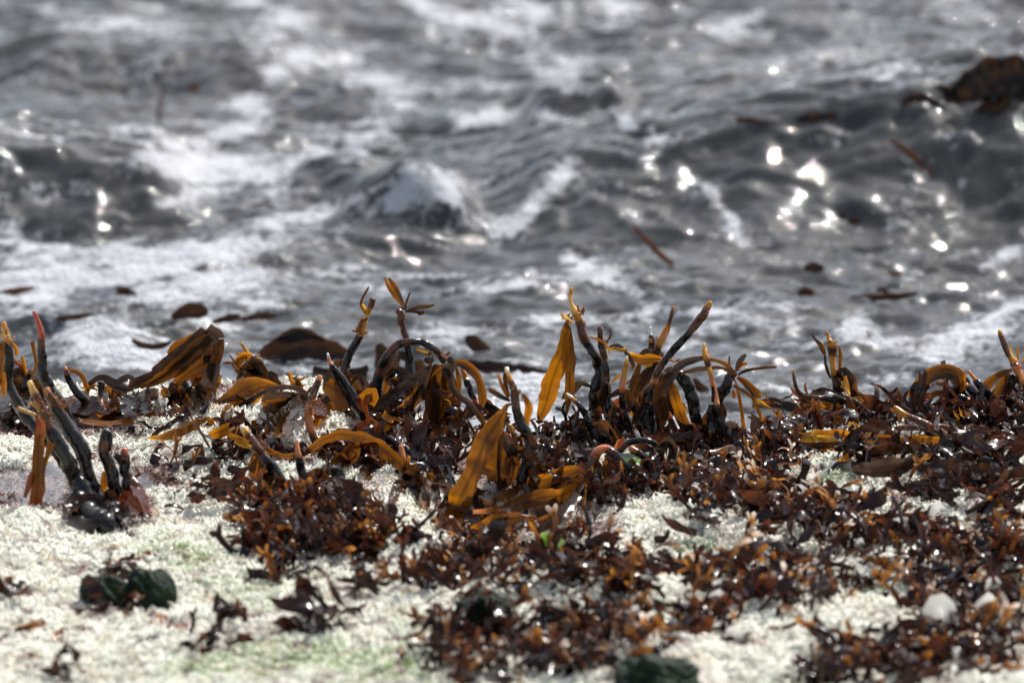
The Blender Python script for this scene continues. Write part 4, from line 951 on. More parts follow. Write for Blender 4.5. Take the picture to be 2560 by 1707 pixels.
kelp("bundle of torn flat amber kelp straps lying on the right hand ridge",
  "2427,1114,14,b 2440,1120,14,d 2455,1128,14,k", y=-.21,
  blades=[("2427,1112,10 2380,1106,17 2330,1098,19 2285,1096,18 2241,1100,10","BABB",-.05,dict(cup=.3,tilt=20)), ("2260,1098,14 2200,1094,18 2138,1092,22 2095,1088,28 2056,1090,34 2020,1094,28 2002,1092,20","BBAABYA",-.03,dict(cup=.3,ends=1.6,ruffle=.005)), ("2420,1118,8 2340,1117,12 2285,1116,13 2220,1112,14 2170,1110,14 2122,1112,11","DBBDAY",-.055,dict(cup=.5,tilt=-25)), ("2200,1110,22 2140,1112,26 2085,1110,28 2040,1108,26 2012,1106,18","DDBDB",-.02,dict(cup=.4,ends=1.5,ruffle=.005)), ("2360,1122,14 2300,1126,20 2220,1128,20 2170,1122,26 2140,1132,26 2112,1146,14 2097,1152,6","DDDBAA",-.06,dict(cup=.3)), ("2110,1126,10 2070,1130,18 2034,1139,18 2012,1148,12 1990,1158,5","BAAA",-.05,dict(ends=1.3)), ("2330,1120,20 2250,1122,26 2180,1128,20","D",-.02), ("2110,1098,10 2070,1096,18 2040,1092,10","Y",-.04), ("2120,1060,14 2145,1070,16 2170,1085,12","y",-.01)])
kelp("broad pale grey kelp blade lying in the dark weed below the strap bundle",
  "2280,1160,10,d 2295,1166,12,d 2310,1172,10,k", y=-.30,
  blades=[("2290,1150,26 2250,1160,40 2205,1168,40 2160,1172,30 2132,1170,14","G",-.03,dict(tilt=30,ruffle=.006)), ("2300,1160,30 2360,1168,44 2420,1180,40 2480,1182,24","D",-.02,dict(tilt=40,ruffle=.012)), ("2330,1180,30 2390,1190,34 2450,1192,20","D",-.05,dict(tilt=50,ruffle=.012))])

# kelp adrift in the sea behind
def drift(name, label, blades, y, cat="kelp", z=None):
    first = parse(blades[0][0])[0]
    mid = parse(blades[0][0])[len(parse(blades[0][0])) // 2]
    if y > .9: y = on_sea(mid[0], mid[1] + mid[2] * .3)[1] - .02
    base = at_depth(first[0], first[1], y)
    if len(blades) == 1:
        pts = parse(blades[0][0]); col = blades[0][1]
        o = ribbon(name, rows(pts, y, 0, base), [PIG[col[min(int(j * len(col) / len(pts)), len(col) - 1)]] for j in range(len(pts))], m_blade, None, **(blades[0][2] if len(blades[0]) > 2 else {}))
        o.location = base
        return tag(o, label, cat, "kelp adrift in the sea")
    r = empty(name, base); tag(r, label, cat, "kelp adrift in the sea")
    for b in blades:
        pts = parse(b[0]); col = b[1]
        ribbon("blade", rows(pts, y, 0, base), [PIG[col[min(int(j * len(col) / len(pts)), len(col) - 1)]] for j in range(len(pts))], m_blade, r, **(b[2] if len(b) > 2 else {}))
def sea_depth(v): return sea_xy(1280, v)[1]
D_ = sea_depth
drift("floating_kelp", "broad dark brown kelp blade humped up in the foam behind the tall forked stipe", [("640,912,20 680,880,60 740,868,80 800,868,70 868,890,40","d",dict(cup=.4)), ("690,850,10 730,838,40 770,836,30 812,850,10","d")], D_(905))
drift("floating_kelp", "brown kelp fin sticking out of the water right of the arched stipe", [("1235,888,16 1205,872,40 1178,852,38 1166,840,12","d",dict(cup=.3))], D_(885))
drift("floating_kelp", "long dark kelp blade trailing on the water behind the arched stipe", [("1110,945,40 1170,925,46 1240,918,36 1320,926,22 1370,930,8","d",dict(tilt=30))], D_(945))
drift("floating_kelp", "tangle of brown kelp blades awash between the forked and the arched stipes", [("945,860,20 965,900,60 985,950,70 990,990,40","d"), ("1040,900,30 1050,950,50 1040,990,40","d"), ("930,960,30 1000,975,40 1060,950,30","d",dict(tilt=40)), ("780,930,30 850,945,40 920,930,30","d",dict(tilt=40))], D_(985))
drift("floating_kelp", "dark curled kelp blade in the foam above the crane shaped fold", [("430,795,16 460,778,40 495,775,44 520,782,20","d",dict(cup=.5)), ("530,805,10 570,795,22 600,792,20","d"), ("600,798,10 650,790,20 690,788,10","d")], D_(790) )
drift("floating_kelp", "small dark ring of kelp in the foam behind the crane shaped fold", [("330,850,10 360,864,18 395,866,18 430,854,8","d",dict(cup=.4))], D_(870))
drift("floating_kelp", "brown kelp scrap floating left of the foam mound", [("140,798,10 185,792,18 235,786,8","d")], D_(800))
drift("floating_kelp", "orange kelp strap floating at the left edge", [("-20,738,16 30,730,20 85,720,10","b",dict(tilt=30))], D_(728))
drift("floating_kelp", "small black kelp scrap in the foam above the left heap", [("290,725,16 315,728,26 340,738,14","d")], D_(730))
drift("floating_kelp", "orange fleck of kelp floating at upper left", [("478,212,16 486,220,26 494,230,14","b")], D_(225))
drift("floating_kelp", "pale upright kelp stick floating at upper left", [("410,215,6 402,250,10 398,290,12 404,330,6","G",dict(tilt=20))], D_(300))
drift("floating_kelp", "thin orange brown kelp stick slanting in the trough at centre right", [("1582,562,8 1620,605,14 1660,645,16 1730,690,6","b")], D_(640))
drift("floating_kelp", "pinkish kelp stick slanting in the breaking wave at right", [("2225,352,12 2260,372,18 2300,405,16 2340,445,8","b")], D_(400))
drift("floating_kelp", "two brown kelp crumbs floating beneath the breaking wave", [("2094,532,12 2104,541,20 2114,548,12","d"), ("2120,552,12 2135,556,22 2150,552,14","d")], D_(550))
drift("floating_kelp", "dark kelp log floating low at right", [("2105,752,12 2150,748,22 2200,742,22 2250,740,20 2295,734,10","d",dict(cup=.6)), ("2190,728,8 2205,724,16 2220,730,8","d")], D_(745))
drift("floating_kelp", "brown kelp crumb floating above the low log", [("2010,672,16 2035,668,30 2060,672,16","d")], D_(672))
drift("floating_kelp", "dark kelp tuft floating left of the low log", [("1995,735,16 2015,728,26 2035,738,16","d")], D_(733))
drift("floating_kelp", "orange kelp crumb floating right of the breaking wave trough", [("2222,682,10 2242,684,16 2256,680,8","b")], D_(684))
drift("floating_kelp", "large brown kelp blade awash behind the hook shaped stem", [("1880,1020,40 1930,1025,60 2000,1035,50","d",dict(tilt=30)), ("1960,1040,40 2020,1050,60 2080,1058,40","d",dict(tilt=30))], D_(1040))
drift("floating_kelp", "brown kelp blade awash behind the stout bent stipe", [("1730,950,20 1750,975,40 1775,1005,30","d")], D_(1000))
drift("floating_kelp", "mass of dark brown kelp held in the breaking wave at upper right", [("2360,250,30 2440,215,110 2530,200,130 2620,220,90","k",dict(ruffle=.02)), ("2400,310,30 2490,290,110 2620,300,100","k",dict(ruffle=.02)), ("2480,380,20 2540,350,60 2620,340,60","k",dict(ruffle=.02)), ("2250,260,14 2300,245,30 2360,270,20","k",dict(ruffle=.01)), ("2340,215,10 2370,230,30 2400,260,20","k")], D_(330))
drift("floating_kelp", "line of dark kelp showing through the wave face at right centre", [("1990,300,16 2040,295,30 2090,290,20","d",dict(ruffle=.01)), ("1840,300,16 1880,310,36 1920,320,20","d")], D_(380))
# ------------------------------------------------------------------ red forked weed
def frond_data(seed, levels=2, na=3, fine=True):
    """a forking glossy ribbon; returns vertices, quads, and how far along (0 foot, 1 tip) each vertex is"""
    r = np.random.default_rng(seed)
    V, Q, A = [], [], []
    def branch(p, d, nrm, w, lev, t0):
        L = r.uniform(.014, .026) * (1.2 if lev == 0 else .8)
        ns = 7 if fine else 4
        side = np.cross(d, nrm); side /= np.linalg.norm(side)
        curl = r.normal(0, 48); swing = r.normal(0, 24)
        t1 = t0 + (1 - t0) * (.42 if lev < levels - 1 else 1.0)
        last = lev == levels - 1
        o = len(V)
        for k in range(ns + 1):
            f = k / ns
            ww = w * (1 - .12 * f + .25 * f * f)
            if last: ww = w * (1 + .35 * f) * math.sqrt(max(1 - f ** 5, .06))
            for a in range(na):
                s = (a / (na - 1)) * 2 - 1
                V.append(p + side * s * ww + nrm * (.35 * ww * (s * s)))
                A.append(t0 + (t1 - t0) * f)
            if k < ns:
                c, q = math.radians(curl / ns), math.radians(swing / ns)
                d = d * math.cos(c) + nrm * math.sin(c); nrm = np.cross(side, d)
                nrm = nrm / np.linalg.norm(nrm)
                d = d * math.cos(q) + side * math.sin(q); d /= np.linalg.norm(d)
                side = np.cross(d, nrm); side /= np.linalg.norm(side)
                p = p + d * L / ns
        for k in range(ns):
            for a in range(na - 1):
                Q.append((o + k * na + a, o + k * na + a + 1, o + (k + 1) * na + a + 1, o + (k + 1) * na + a))
        if not last:
            for sgn in ((-1, 1) if r.random() > .12 else (1,)):
                a = math.radians(sgn * r.uniform(16, 38)); b = math.radians(r.normal(0, 20))
                d2 = d * math.cos(a) + side * math.sin(a)
                n2 = nrm * math.cos(b) + side * math.sin(b)
                n2 = n2 - d2 * n2.dot(d2); n2 /= np.linalg.norm(n2)
                branch(p, d2, n2, w * r.uniform(.72, .95), lev + 1, t1)
    branch(np.zeros(3), np.array((0, 0, 1.0)), np.array((0, -1.0, 0)), r.uniform(.0024, .0042) * (1 if fine else .9), 0, 0.0)
    return np.array(V), np.array(Q), np.array(A)

def broad_data(seed):
    """a single wide wavy lobe that lies down when wet"""
    r = np.random.default_rng(seed)
    n1, na = 11, 5
    L, W = r.uniform(.035, .065), r.uniform(.005, .010)
    V, Q, A = [], [], []
    ph = r.uniform(0, 6, 4)
    for k in range(n1):
        f = k / (n1 - 1)
        w_ = W * (math.sin(math.pi * min(1, .12 + f * .95)) ** .6) * (1 + .25 * math.sin(9 * f + ph[0]))
        for a in range(na):
            s_ = a / (na - 1) * 2 - 1
            V.append((s_ * w_ + .006 * math.sin(4 * f + ph[1]), .004 * math.sin(7 * f + ph[2]) + .0022 * math.sin(11 * f + 2.5 * s_ + ph[3]) + .0016 * s_ * s_, f * L)); A.append(f * .9)
    for k in range(n1 - 1):
        for a in range(na - 1):
            Q.append((k * na + a, k * na + a + 1, (k + 1) * na + a + 1, (k + 1) * na + a))
    return np.array(V), np.array(Q), np.array(A)

TINT = {"dark": [(.014, .007, .0055), (.030, .011, .008), (.075, .025, .012)], "red": [(.016, .006, .005), (.050, .014, .007), (.18, .050, .012)],
        "amber": [(.04, .014, .008), (.16, .052, .011), (.46, .19, .028)], "pale": [(.10, .04, .015), (.45, .20, .06), (.85, .80, .70)]}
def tint(A, key, seed):
    c = np.array(TINT[key]); r = np.random.default_rng(seed)
    A = np.clip(A + r.normal(0, .05), 0, 1)
    return np.stack([np.interp(A, (0, .6, 1), c[:, k]) for k in range(3)], -1) * r.uniform(.8, 1.25)
FR = [frond_data(s, 3 if s % 4 == 0 else 2) for s in range(14)]
FROND = {}
for key in TINT:
    for s, (V, Q, A) in enumerate(FR):
        if key == "pale" and s > 5: continue
        me = bpy.data.meshes.new("frond")
        fill_mesh(me, V, Q)
        set_color(me, "pigment", tint(A, key, s + 50))
        me.materials.append(m_frond)
        FROND.setdefault(key, []).append(me)

for s in range(6):
    V, Q, A = broad_data(900 + s)
    for key in ("dark", "dark", "red"):
        me = bpy.data.meshes.new("frond"); fill_mesh(me, V, Q)
        set_color(me, "pigment", tint(A, key, s + 300)); me.materials.append(m_frond)
        FROND[key].append(me); FROND[key].append(me) if key == "dark" else None
from mathutils import Matrix, Euler
TUFTS = []
def clump(p, label, group, mix, count, size, splay, spread, cat="seaweed", uv=None):
    """a tuft of forked fronds growing from one place"""
    root = empty("red_seaweed", p); tag(root, label, cat, group)
    keys, wts = zip(*mix.items())
    used = {k: 0 for k in TINT}
    lie = random.uniform(0, 2 * math.pi)
    for k in range(count):
        key = random.choices(keys, wts)[0]; used[key] += 1
        me = random.choice(FROND[key])
        o = bpy.data.objects.new("frond", me); COL.objects.link(o); o.parent = root
        az = random.gauss(lie, 1.0)
        tilt = math.radians(min(98, abs(random.gauss(splay, 18))))
        tilt = tilt if tilt < 1.75 else 1.75
        m = Matrix.Rotation(az, 4, 'Z') @ Matrix.Rotation(tilt, 4, 'X') @ Matrix.Rotation(random.uniform(0, 6.28), 4, 'Z')
        x, y = random.gauss(0, spread), random.gauss(0, spread * 1.3)
        z = float(rock_h(p[0] + x, p[1] + y)) - p[2] if spread < .1 else 0
        s = size * random.uniform(.7, 1.3)
        o.matrix_basis = Matrix.Translation((x, y, max(-.03, min(.03, z)) + .001 + .004 * math.sin(tilt) + random.uniform(0, .012) * math.sin(tilt))) @ m @ Matrix.Scale(s, 4)
    if uv: TUFTS.append((root, uv[0], uv[1], used, count, group))
    return root

DARKMIX = {"dark": 6, "red": 4, "amber": .6}
REDMIX = {"dark": 4, "red": 5, "amber": 2}
FOREMIX = {"dark": 6, "red": 4.5, "amber": 3, "pale": 2}
GROUPS = {
 "ridge": (34, DARKMIX, 55, .80, .015, "dark red forked weed tuft growing between the feet of the kelp stipes", "weed tufts between the kelp feet", 8),
 "mid": (26, REDMIX, 62, 1.0, .017, "russet forked weed tuft on the white crust left of the centre", "weed tufts left of the centre", 11),
 "centre": (26, FOREMIX, 78, 0.98, 0.021, "brown weed tuft with amber tips in the band below the centre kelp", "weed tufts in the band below the centre", 10),
 "right": (31, FOREMIX, 78, 0.98, 0.021, "glossy mahogany weed tuft sprawling over the right slope", "weed tufts on the right slope", 10),
 "shoulder": (8, DARKMIX, 78, 1.03, 0.021, "dark weed tuft on the far right white ledge", "weed tufts on the far right ledge", 9),
 "crest": (34, DARKMIX, 78, 1.07, 0.021, "dark purple red weed tuft piled on the right hand crest by the water", "weed tufts on the right crest", 10),
 "far_right": (24, FOREMIX, 78, 0.98, 0.021, "blurred brown weed tuft with white tips near the lower right edge", "weed tufts near the lower right edge", 10),
 "middle_right": (18, FOREMIX, 78, 0.98, 0.021, "blurred brown weed tuft in the hollow between the right white streaks", "weed tufts in the right hollow", 10),
 "bottom": (30, FOREMIX, 78, 0.98, 0.021, "blurred amber brown weed tuft along the bottom of the rock", "weed tufts along the bottom", 10),
 "corner": (12, FOREMIX, 78, 0.98, 0.021, "blurred russet weed tuft in the bottom right corner", "weed tufts in the corner", 10),
}
CLEAR = [(2220,1112,240,48),(1320,1255,175,85),(1195,1210,70,135),(880,1105,130,48),(1400,1132,90,30),(1560,1150,90,45),(640,1130,90,60),(775,1180,60,70),(1300,1130,50,70),(1050,1150,70,50),(1640,1160,60,40),(1700,1372,210,30),(2150,1217,200,28),(2460,1197,120,20),(1560,1512,210,26),(2050,1590,170,44),(2430,1322,130,16),(1490,1325,80,42),(2110,1445,60,20)]
def clear(u, v):
    return any(((u - a) / c) ** 2 + ((v - 8 - b) / d) ** 2 < 1 for a, b, c, d in CLEAR)
def spots(poly, cnt):
    xs_ = [q[0] for q in poly]; ys_ = [q[1] for q in poly]
    out = []
    tries = 0
    while len(out) < cnt and tries < 6000:
        tries += 1
        u, v = random.uniform(min(xs_), max(xs_)), random.uniform(min(ys_), max(ys_))
        if not in_poly(np.array([u]), np.array([v]), poly)[0]: continue
        if clear(u, v) and random.random() < .93: continue
        best = min((math.hypot((u - a) / 1.6, v - b) for a, b in out), default=1e9)
        if best < 22 * (1 - tries / 6000): continue
        out.append((u, v))
    return out
for key, (cnt, mixw, splay, size, spread, label, group, nf) in GROUPS.items():
    for u, v in spots(WEED[key], cnt):
        clump(on_rock(u, v), label, group, mixw, nf, size, splay, spread, uv=(u, v))

# the mat of small fronds below the tufts: nobody could count it
VV, QQ, CC = [], [], []
off = 0
LOW = [frond_data(200 + s, 2, 2, False) for s in range(10)]
rm = np.random.default_rng(77)
for key, poly in WEED.items():
    us = [q[0] for q in poly]; vs_ = [q[1] for q in poly]
    area = (max(us) - min(us)) * (max(vs_) - min(vs_))
    k = int(area / 125)
    U = rm.uniform(min(us) - 15, max(us) + 15, k); Vv = rm.uniform(min(vs_) - 8, max(vs_) + 8, k)
    ok = in_poly(U + rm.normal(0, 10, k), Vv + rm.normal(0, 6, k), poly)
    if key == "ridge": ok &= rm.random(k) < .38
    for u, v in zip(U[ok], Vv[ok]):
        if clear(u, v) and rm.random() < .8: continue
        x, y = flat(u, v)
        if vnoise(x * 16, y * 11, 400) < -.38: continue
        V, Q, A = LOW[rm.integers(10)]
        az, tl, sp = rm.uniform(0, 6.28), math.radians(min(96, abs(rm.normal(80, 12)))), rm.uniform(0, 6.28)
        m = np.array((Matrix.Rotation(az, 3, 'Z') @ Matrix.Rotation(tl, 3, 'X') @ Matrix.Rotation(sp, 3, 'Z')))
        W = (V * rm.uniform(.5, .9)) @ m.T
        W = W + (x, y, float(rock_h(x, y)) + .003)
        VV.append(W); QQ.append(Q + off); off += len(V)
        kk = rm.choice(["dark", "red", "amber", "pale"], p=(.74, .19, .05, .02) if key not in ("ridge", "crest", "mid") else (.80, .17, .03, 0))
        CC.append(tint(A, kk, int(rm.integers(1e6))))
me = bpy.data.meshes.new("red_seaweed_turf")
fill_mesh(me, np.concatenate(VV), np.concatenate(QQ))
set_color(me, "pigment", np.concatenate(CC))
tag(link_mesh("red_seaweed_turf", me, m_frond), "low mat of small dark red seaweed fronds carpeting the hollows of the rock", "seaweed turf", kind="stuff")

# single tufts and scraps on the open white crust
for u, v, lab, mx_, cnt, sz, spl, spr in (
  (430,1180,"dark red weed tuft with a pointed amber leaf on the crust left of the centre",DARKMIX,12,1.0,50,.018), (520,1235,"dark weed tuft sprawling on the purple crust right of the stumps",DARKMIX,14,.9,65,.03),
  (560,1150,"jagged dark red weed tuft beside the brown stub with the amber fringe",DARKMIX,16,1.05,60,.014), (600,1110,"wiry dark weed tuft under the long strap",DARKMIX,14,.8,45,.014),
  (460,1020,"bristly dark red weed tuft standing on the far rim of the crust",DARKMIX,14,.75,28,.010), (290,1045,"thin red weed sprig by the slim black stipe",REDMIX,7,.8,40,.010), (430,1070,"flat brown weed tuft at the end of the long strap",DARKMIX,9,.7,75,.014),
  (590,1565,"small brown weed tuft on the lower left crust, by itself",DARKMIX,13,.85,60,.012), (795,1580,"large mahogany weed tuft on the lower crust left of the centre",REDMIX,22,1.1,62,.022), (565,1640,"small amber weed tuft near the bottom of the white crust",REDMIX,8,.7,68,.014),
  (330,1540,"orange brown weed sprig between the mossy stones and the bottom",REDMIX,7,.8,70,.012), (20,1500,"russet weed tuft at the left edge of the crust",REDMIX,9,.8,75,.014), (140,1690,"brown weed tuft at the bottom left corner",REDMIX,9,.8,70,.018), (700,1460,"low russet weed tuft on the crust below the mid clump",REDMIX,10,.8,65,.014),
  (930,1480,"low brown weed tuft above the green crust",REDMIX,12,.9,60,.016), (1600,1540,"orange weed sprig on the middle white streak",FOREMIX,8,.8,60,.014), (1880,1500,"curled brown weed sprig on the right white streak",FOREMIX,8,.8,55,.012), (480,1630,"grey brown weed tuft lower left of the large mahogany one",DARKMIX,8,.8,72,.016),
  (300,1452,"dark weed tuft draped between the pair of mossy stones",DARKMIX,9,.7,75,.012), (60,1075,"crinkled black weed tuft on the wet crust at far left",{"dark":1},14,.8,70,.016), (900,1160,"black weed tuft in the small puddle under the long strap",{"dark":1},16,.8,72,.022)):
    clump(on_rock(u, v), lab, "single weed tufts on the open crust", mx_, cnt, sz, spl, spr)

SHORT = [(95, 1100, 'the pair of black stipes'), (290, 1180, 'the stumps'), (637, 1120, 'the fringed brown stub'), (760, 1190, 'the white tipped slim stipe'), (880, 1000, 'the pale tipped leaning stipe'), (786, 1080, 'the salmon stipe'),
 (955, 1090, 'the arched stipe'), (1075, 1180, 'the fallen log'), (1010, 1200, 'the orange shoot'), (1140, 1290, 'the huge amber blade'), (1310, 1130, 'the white nibbed stipe'), (1400, 1130, 'the ridged log'), (1495, 1080, 'the yellow crowned stipe'),
 (1560, 1090, 'the smooth necked stipe'), (1630, 1090, 'the swollen black foot'), (1747, 1120, 'the stout bent stipe'), (1820, 1110, 'the two tone stipe'), (1864, 1110, 'the star head'), (1360, 1260, 'the sweeping amber blades'), (1500, 1150, 'the red elbow'),
 (1980, 1090, 'the ruffled yellow blades'), (2110, 1060, 'the hooked stem'), (2200, 1110, 'the strap bundle'), (2340, 1060, 'the olive fountain'), (2450, 1030, 'the three black fingers'), (2550, 1010, 'the split horn'), (2420, 1105, 'the brown spindles'), (2220, 1170, 'the grey blade'),
 (1385, 1370, 'the bright green leaf'), (1215, 1520, 'the rounded mossy stone'), (1640, 1680, 'the bottom mossy stone'), (1170, 1530, 'the bent white leaf'), (2350, 1545, 'the biggest white leaf'), (2480, 1530, 'the double white leaf'), (2160, 1445, 'the large white leaf'),
 (2250, 1310, 'the upright white scrap'), (1730, 1230, 'the white scrap on the ledge'), (1990, 1235, 'the pale pink scrap'), (2155, 1365, 'the hooked white finger'), (690, 1285, 'the white tip'), (1590, 1540, 'the lowest white leaf'), (2440, 1360, 'the ledge scrap'), (2540, 1420, 'the edge finger'), (1800, 1500, 'the streak scrap'), (1130, 1650, 'the cream scrap')]
ORD = ["first", "second", "third", "fourth", "fifth", "sixth", "seventh", "eighth", "ninth", "tenth"]
NUM = ["", "one", "two", "three", "four", "five", "six", "seven", "eight", "nine", "ten"]
def name_tufts():
    by = {}
    for t in TUFTS:
        root, u, v, used, cnt, group = t
        lu, lv, nm = min(SHORT, key=lambda q: (q[0] - u) ** 2 + (2 * (q[1] - v)) ** 2)
        du, dv = u - lu, 2 * (v - lv)
        side = ("right of" if du > 0 else "left of") if abs(du) > abs(dv) else ("below" if dv > 0 else "above")
        look = "dark mahogany" if used["dark"] * 2 >= cnt else ("russet and amber" if used["amber"] * 4 >= cnt else "red brown")
        if used["pale"] >= 2: look = "white tipped " + look.split()[0]
        by.setdefault((look, side, nm), []).append(t)
    for (look, side, nm), ts in by.items():
        ts.sort(key=lambda t: t[1])
        for k, t in enumerate(ts):
            tail = "" if len(ts) == 1 else ", %s from left of %s" % (ORD[k], NUM[len(ts)])
            lb = "%s weed tuft %s %s%s" % (look, side, nm, tail)
            t[0]["label"] = lb if len(lb.replace(",", "").split()) <= 16 else lb.replace(" from left", "")
name_tufts()

def strap(label, pts, cols, y_from=True, **opt):
    P = parse(pts)
    R = []
    for q in P:
        g_ = on_rock(q[0], q[1]); R.append((*g_[:2], g_[2] + .004, q[2] * PXM / 2))
    b = np.array(R[0][:3])
    R = [(r_[0] - b[0], r_[1] - b[1], r_[2] - b[2], r_[3]) for r_ in R]
    o = ribbon("seaweed_scrap", R, [PIG[cols[min(int(j * len(cols) / len(P)), len(cols) - 1)]] for j in range(len(P))], m_blade, None, **opt)
    o.location = b
    tag(o, label, "seaweed", "torn seaweed scraps on the crust")
up = dict(face=(0, -.5, 1), ruffle=.004)
strap("amber and purple torn strap curving above the mossy stones", "268,1420,24 300,1415,32 350,1408,30 395,1395,32 430,1382,28 452,1376,18", "ARRDR", **up)
strap("long pale amber strap lying at the lower left edge", "-10,1612,30 40,1592,30 80,1568,16 120,1562,14 162,1560,8", "RGAAA", **up)
strap("orange oval scrap stuck to the lower left crust", "145,1608,40 175,1592,44 205,1582,44 238,1576,24", "oRRr", **up)
strap("slate grey torn strap on the crust below the mossy stones", "325,1636,24 355,1618,30 400,1600,34 440,1582,36 490,1570,22", "DGGRo", **up)
strap("small orange rag on the crust right of the grey strap", "375,1572,20 405,1556,28 430,1560,18", "RoR", **up)
strap("amber rag on the crust near the bottom edge", "500,1640,20 535,1632,26 570,1610,18", "RDB", **up)
strap("purple brown rag half under the long strap on the white mound", "300,1085,20 360,1082,26 420,1070,14", "DDR", **up)
strap("pale orange flat scrap by the short double stump", "285,1062,14 310,1054,16 335,1052,10", "oo", **up)
strap("torn amber leaf standing on the crust left of the centre", "500,1268,24 482,1238,22 472,1205,8", "RBA", ruffle=.003)

# white foreground scraps: bleached tips that also stand in for blurred wet highlights
for u, v, w_, h_, lab in ((2250,1310,44,36,"white bleached scrap sticking up on the right slope"), (2330,1290,30,50,"white bleached scrap at the right end of the right slope"), (1730,1230,22,26,"white bleached scrap beside the centre white ledge"), (1990,1235,40,26,"pale pink bleached scrap on the crest of the right slope"),
    (2155,1365,26,40,"white bleached finger hooked over the dark hollow"), (1985,1308,16,30,"small white bleached finger under the pale pink scrap"), (2010,1440,50,24,"white bleached scrap in the middle of the right hollow"), (2160,1445,42,44,"large white bleached leaf in the right hollow"), (1965,1410,20,30,"white bleached finger at left of the right hollow"),
    (2350,1545,90,44,"biggest white bleached leaf near the lower right"), (2480,1530,70,50,"double white bleached leaf near the right edge"), (2490,1610,40,30,"cream bleached scrap near the bottom right"), (2480,1470,36,40,"white ring shaped bleached scrap near the right edge"), (1800,1500,50,24,"white bleached scrap left of the right hollow"), (1860,1590,18,36,"thin cream bleached finger above the bottom right weed"),
    (1170,1530,34,24,"white bleached leaf bent over the small mossy stone"), (1590,1540,34,40,"white bleached leaf among the bottom weed"), (1310,1400,22,20,"tiny white bleached tip in the band below the centre"), (1130,1650,40,20,"cream bleached scrap at the left end of the bottom weed"), (1560,1590,26,24,"curled cream bleached finger in the bottom weed"), (690,1285,30,26,"white bleached tip on the mid russet clump"), (1830,1595,50,18,"flat white bleached scrap at the bottom right of the streak"), (2440,1360,40,24,"white bleached scrap on the far right ledge"), (2540,1420,24,30,"white bleached finger at the very right edge")):
    g_ = on_rock(u, v + h_ / 2)
    b = g_ + (0, 0, .002)
    a_ = random.uniform(-.6, .6)
    L = h_ * PXM * .9
    R = [(0, 0, 0, w_ * PXM * .22), (L * .3 * a_, -.004, L * .5, w_ * PXM * .42), (L * .7 * a_, -.010, L * .95, w_ * PXM * .45), (L * 1.2 * a_ + w_ * PXM * .3, -.022, L * .9, w_ * PXM * .2)]
    o = ribbon("bleached_scrap", R, [PIG['B'], PIG['w'], PIG['w'], PIG['w']], m_nub, None, ruffle=.006, cup=.5, rib=False)
    o.location = b
    tag(o, lab, "seaweed", "bleached seaweed scraps in the foreground")

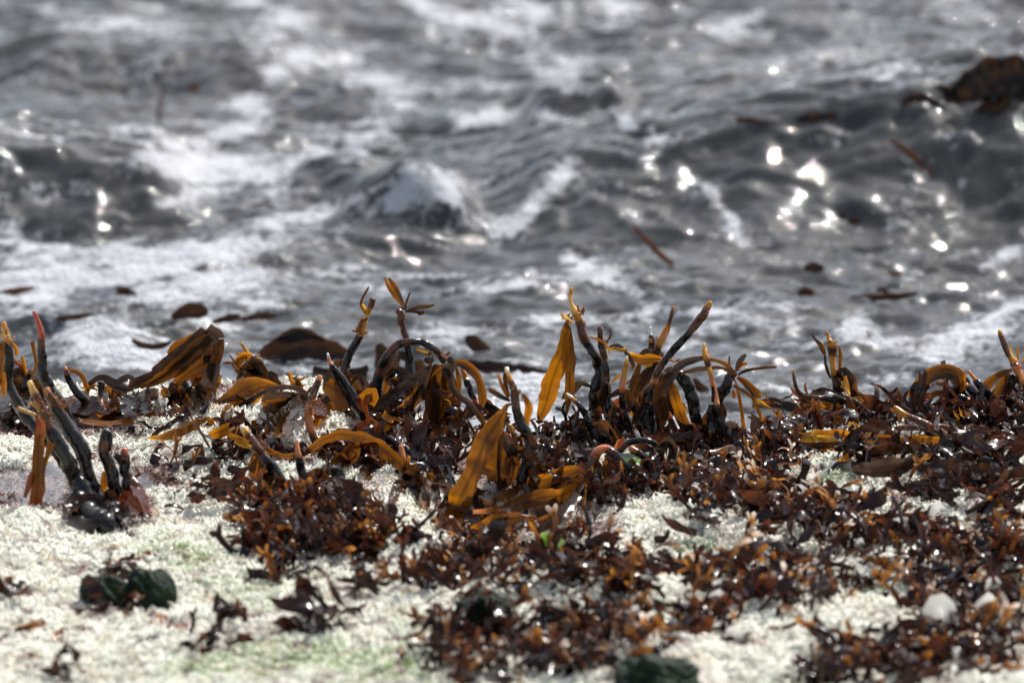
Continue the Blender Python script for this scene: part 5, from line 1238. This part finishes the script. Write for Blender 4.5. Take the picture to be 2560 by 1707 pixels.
# ------------------------------------------------------------------ mossy stones and green scraps
m_moss, n, nn, ll = new_mat("dark_moss")
pos = objco_n(n)
cc = mix_rgb(n, range_n(n, noise_n(n, 60, 4, pos), .4, .7), (.003, .009, .004), (.010, .034, .008))
finish(n, pbsdf(n, cc, range_n(n, noise_n(n, 130, 3, pos), .3, .7, .35, .7), 1.3, bump_n(n, noise_n(n, 220, 4, pos, .65), 1.0, .005)).outputs[0])
def lump(label, u, v, w_, h_, seed):
    g_ = on_rock(u, v + h_ * .30)
    nu, nv = 72, 44
    A_, B_ = np.meshgrid(np.arange(nu) / nu * 2 * math.pi, np.linspace(0, math.pi, nv))
    dx, dy, dz = np.sin(B_) * np.cos(A_), np.sin(B_) * np.sin(A_), np.cos(B_)
    r_ = 1 + .34 * fbm(dx * 1.7 + dz * 1.3 + seed, dy * 1.7 + dz * .7, 3, seed) + .13 * ridged(dx * 3.4 + dz * 4 + seed, dy * 3.4 - dz * 4, 4, seed + 3)
    rx = w_ * PXM / 2; rz = h_ * PXM / 2
    V = np.stack((dx * r_ * rx, dy * r_ * rx * .8, dz * r_ * rz), -1).reshape(-1, 3)
    i = np.arange(nu * nv).reshape(nv, nu)
    q = np.stack((i[:-1], i[1:], np.roll(i, -1, 1)[1:], np.roll(i, -1, 1)[:-1]), -1).reshape(-1, 4)
    me = bpy.data.meshes.new("mossy_stone"); fill_mesh(me, V, q)
    o = link_mesh("mossy_stone", me, m_moss); o.location = g_ + (0, 0, rz * .40)
    tag(o, label, "stone", "moss covered stones on the crust")
lump("dark green mossy stone, right one of the pair on the left crust", 378, 1482, 122, 118, 3)
lump("low dark mossy stone under weed, left one of the pair on the left crust", 262, 1478, 110, 88, 9)
lump("rounded dark green mossy stone below the centre weed band", 1215, 1520, 112, 92, 14)
lump("small dark mossy stone with a white leaf bent over it", 1165, 1560, 84, 62, 19)
lump("large dark green mossy stone at the bottom edge right of the centre", 1640, 1690, 180, 110, 25)

PIG['e'] = (.10, .26, .02); PIG['f'] = (.34, .52, .16)
def green(label, pts, y, group="bright green seaweed scraps"):
    P0 = parse(pts[0][0]); b = at_depth(P0[0][0], P0[0][1], y)
    r_ = empty("green_seaweed", b); tag(r_, label, "seaweed", group)
    for txt, col in pts:
        P = parse(txt)
        ribbon("leaf", rows(P, y, random.uniform(-.012, .004), b), [PIG[col[min(j, len(col) - 1)]] for j in range(len(P))], m_nub, r_, ruffle=.006, cup=.4, tilt=random.uniform(-25, 25), rib=False)
yg = on_rock(1390, 1400)[1]
green("bright green sea lettuce leaf standing in the weed below the centre", [("1395,1400,10 1385,1375,30 1368,1350,34 1352,1338,20","eeef"), ("1395,1390,20 1400,1372,36 1388,1352,30","eff"), ("1390,1405,14 1378,1398,26 1370,1385,18","eee")], yg)
yg = on_rock(1600, 1180)[1]
green("bright green weed tuft on the dark stalk beside the red elbow", [("1580,1168,8 1572,1156,16 1566,1148,10","ee"), ("1590,1170,8 1596,1158,18 1604,1150,10","ef"), ("1605,1176,8 1612,1166,16 1620,1158,10","ee"), ("1545,1180,6 1540,1205,12 1535,1225,8","ee"), ("1560,1182,6 1566,1200,12 1572,1212,6","ee"), ("1575,1165,10 1584,1150,16 1590,1145,8","ef")], yg - .02)
yg = on_rock(1600, 1200)[1]
lump("green grey sponge like knob on the stalk beside the red elbow", 1560, 1158, 90, 44, 33)
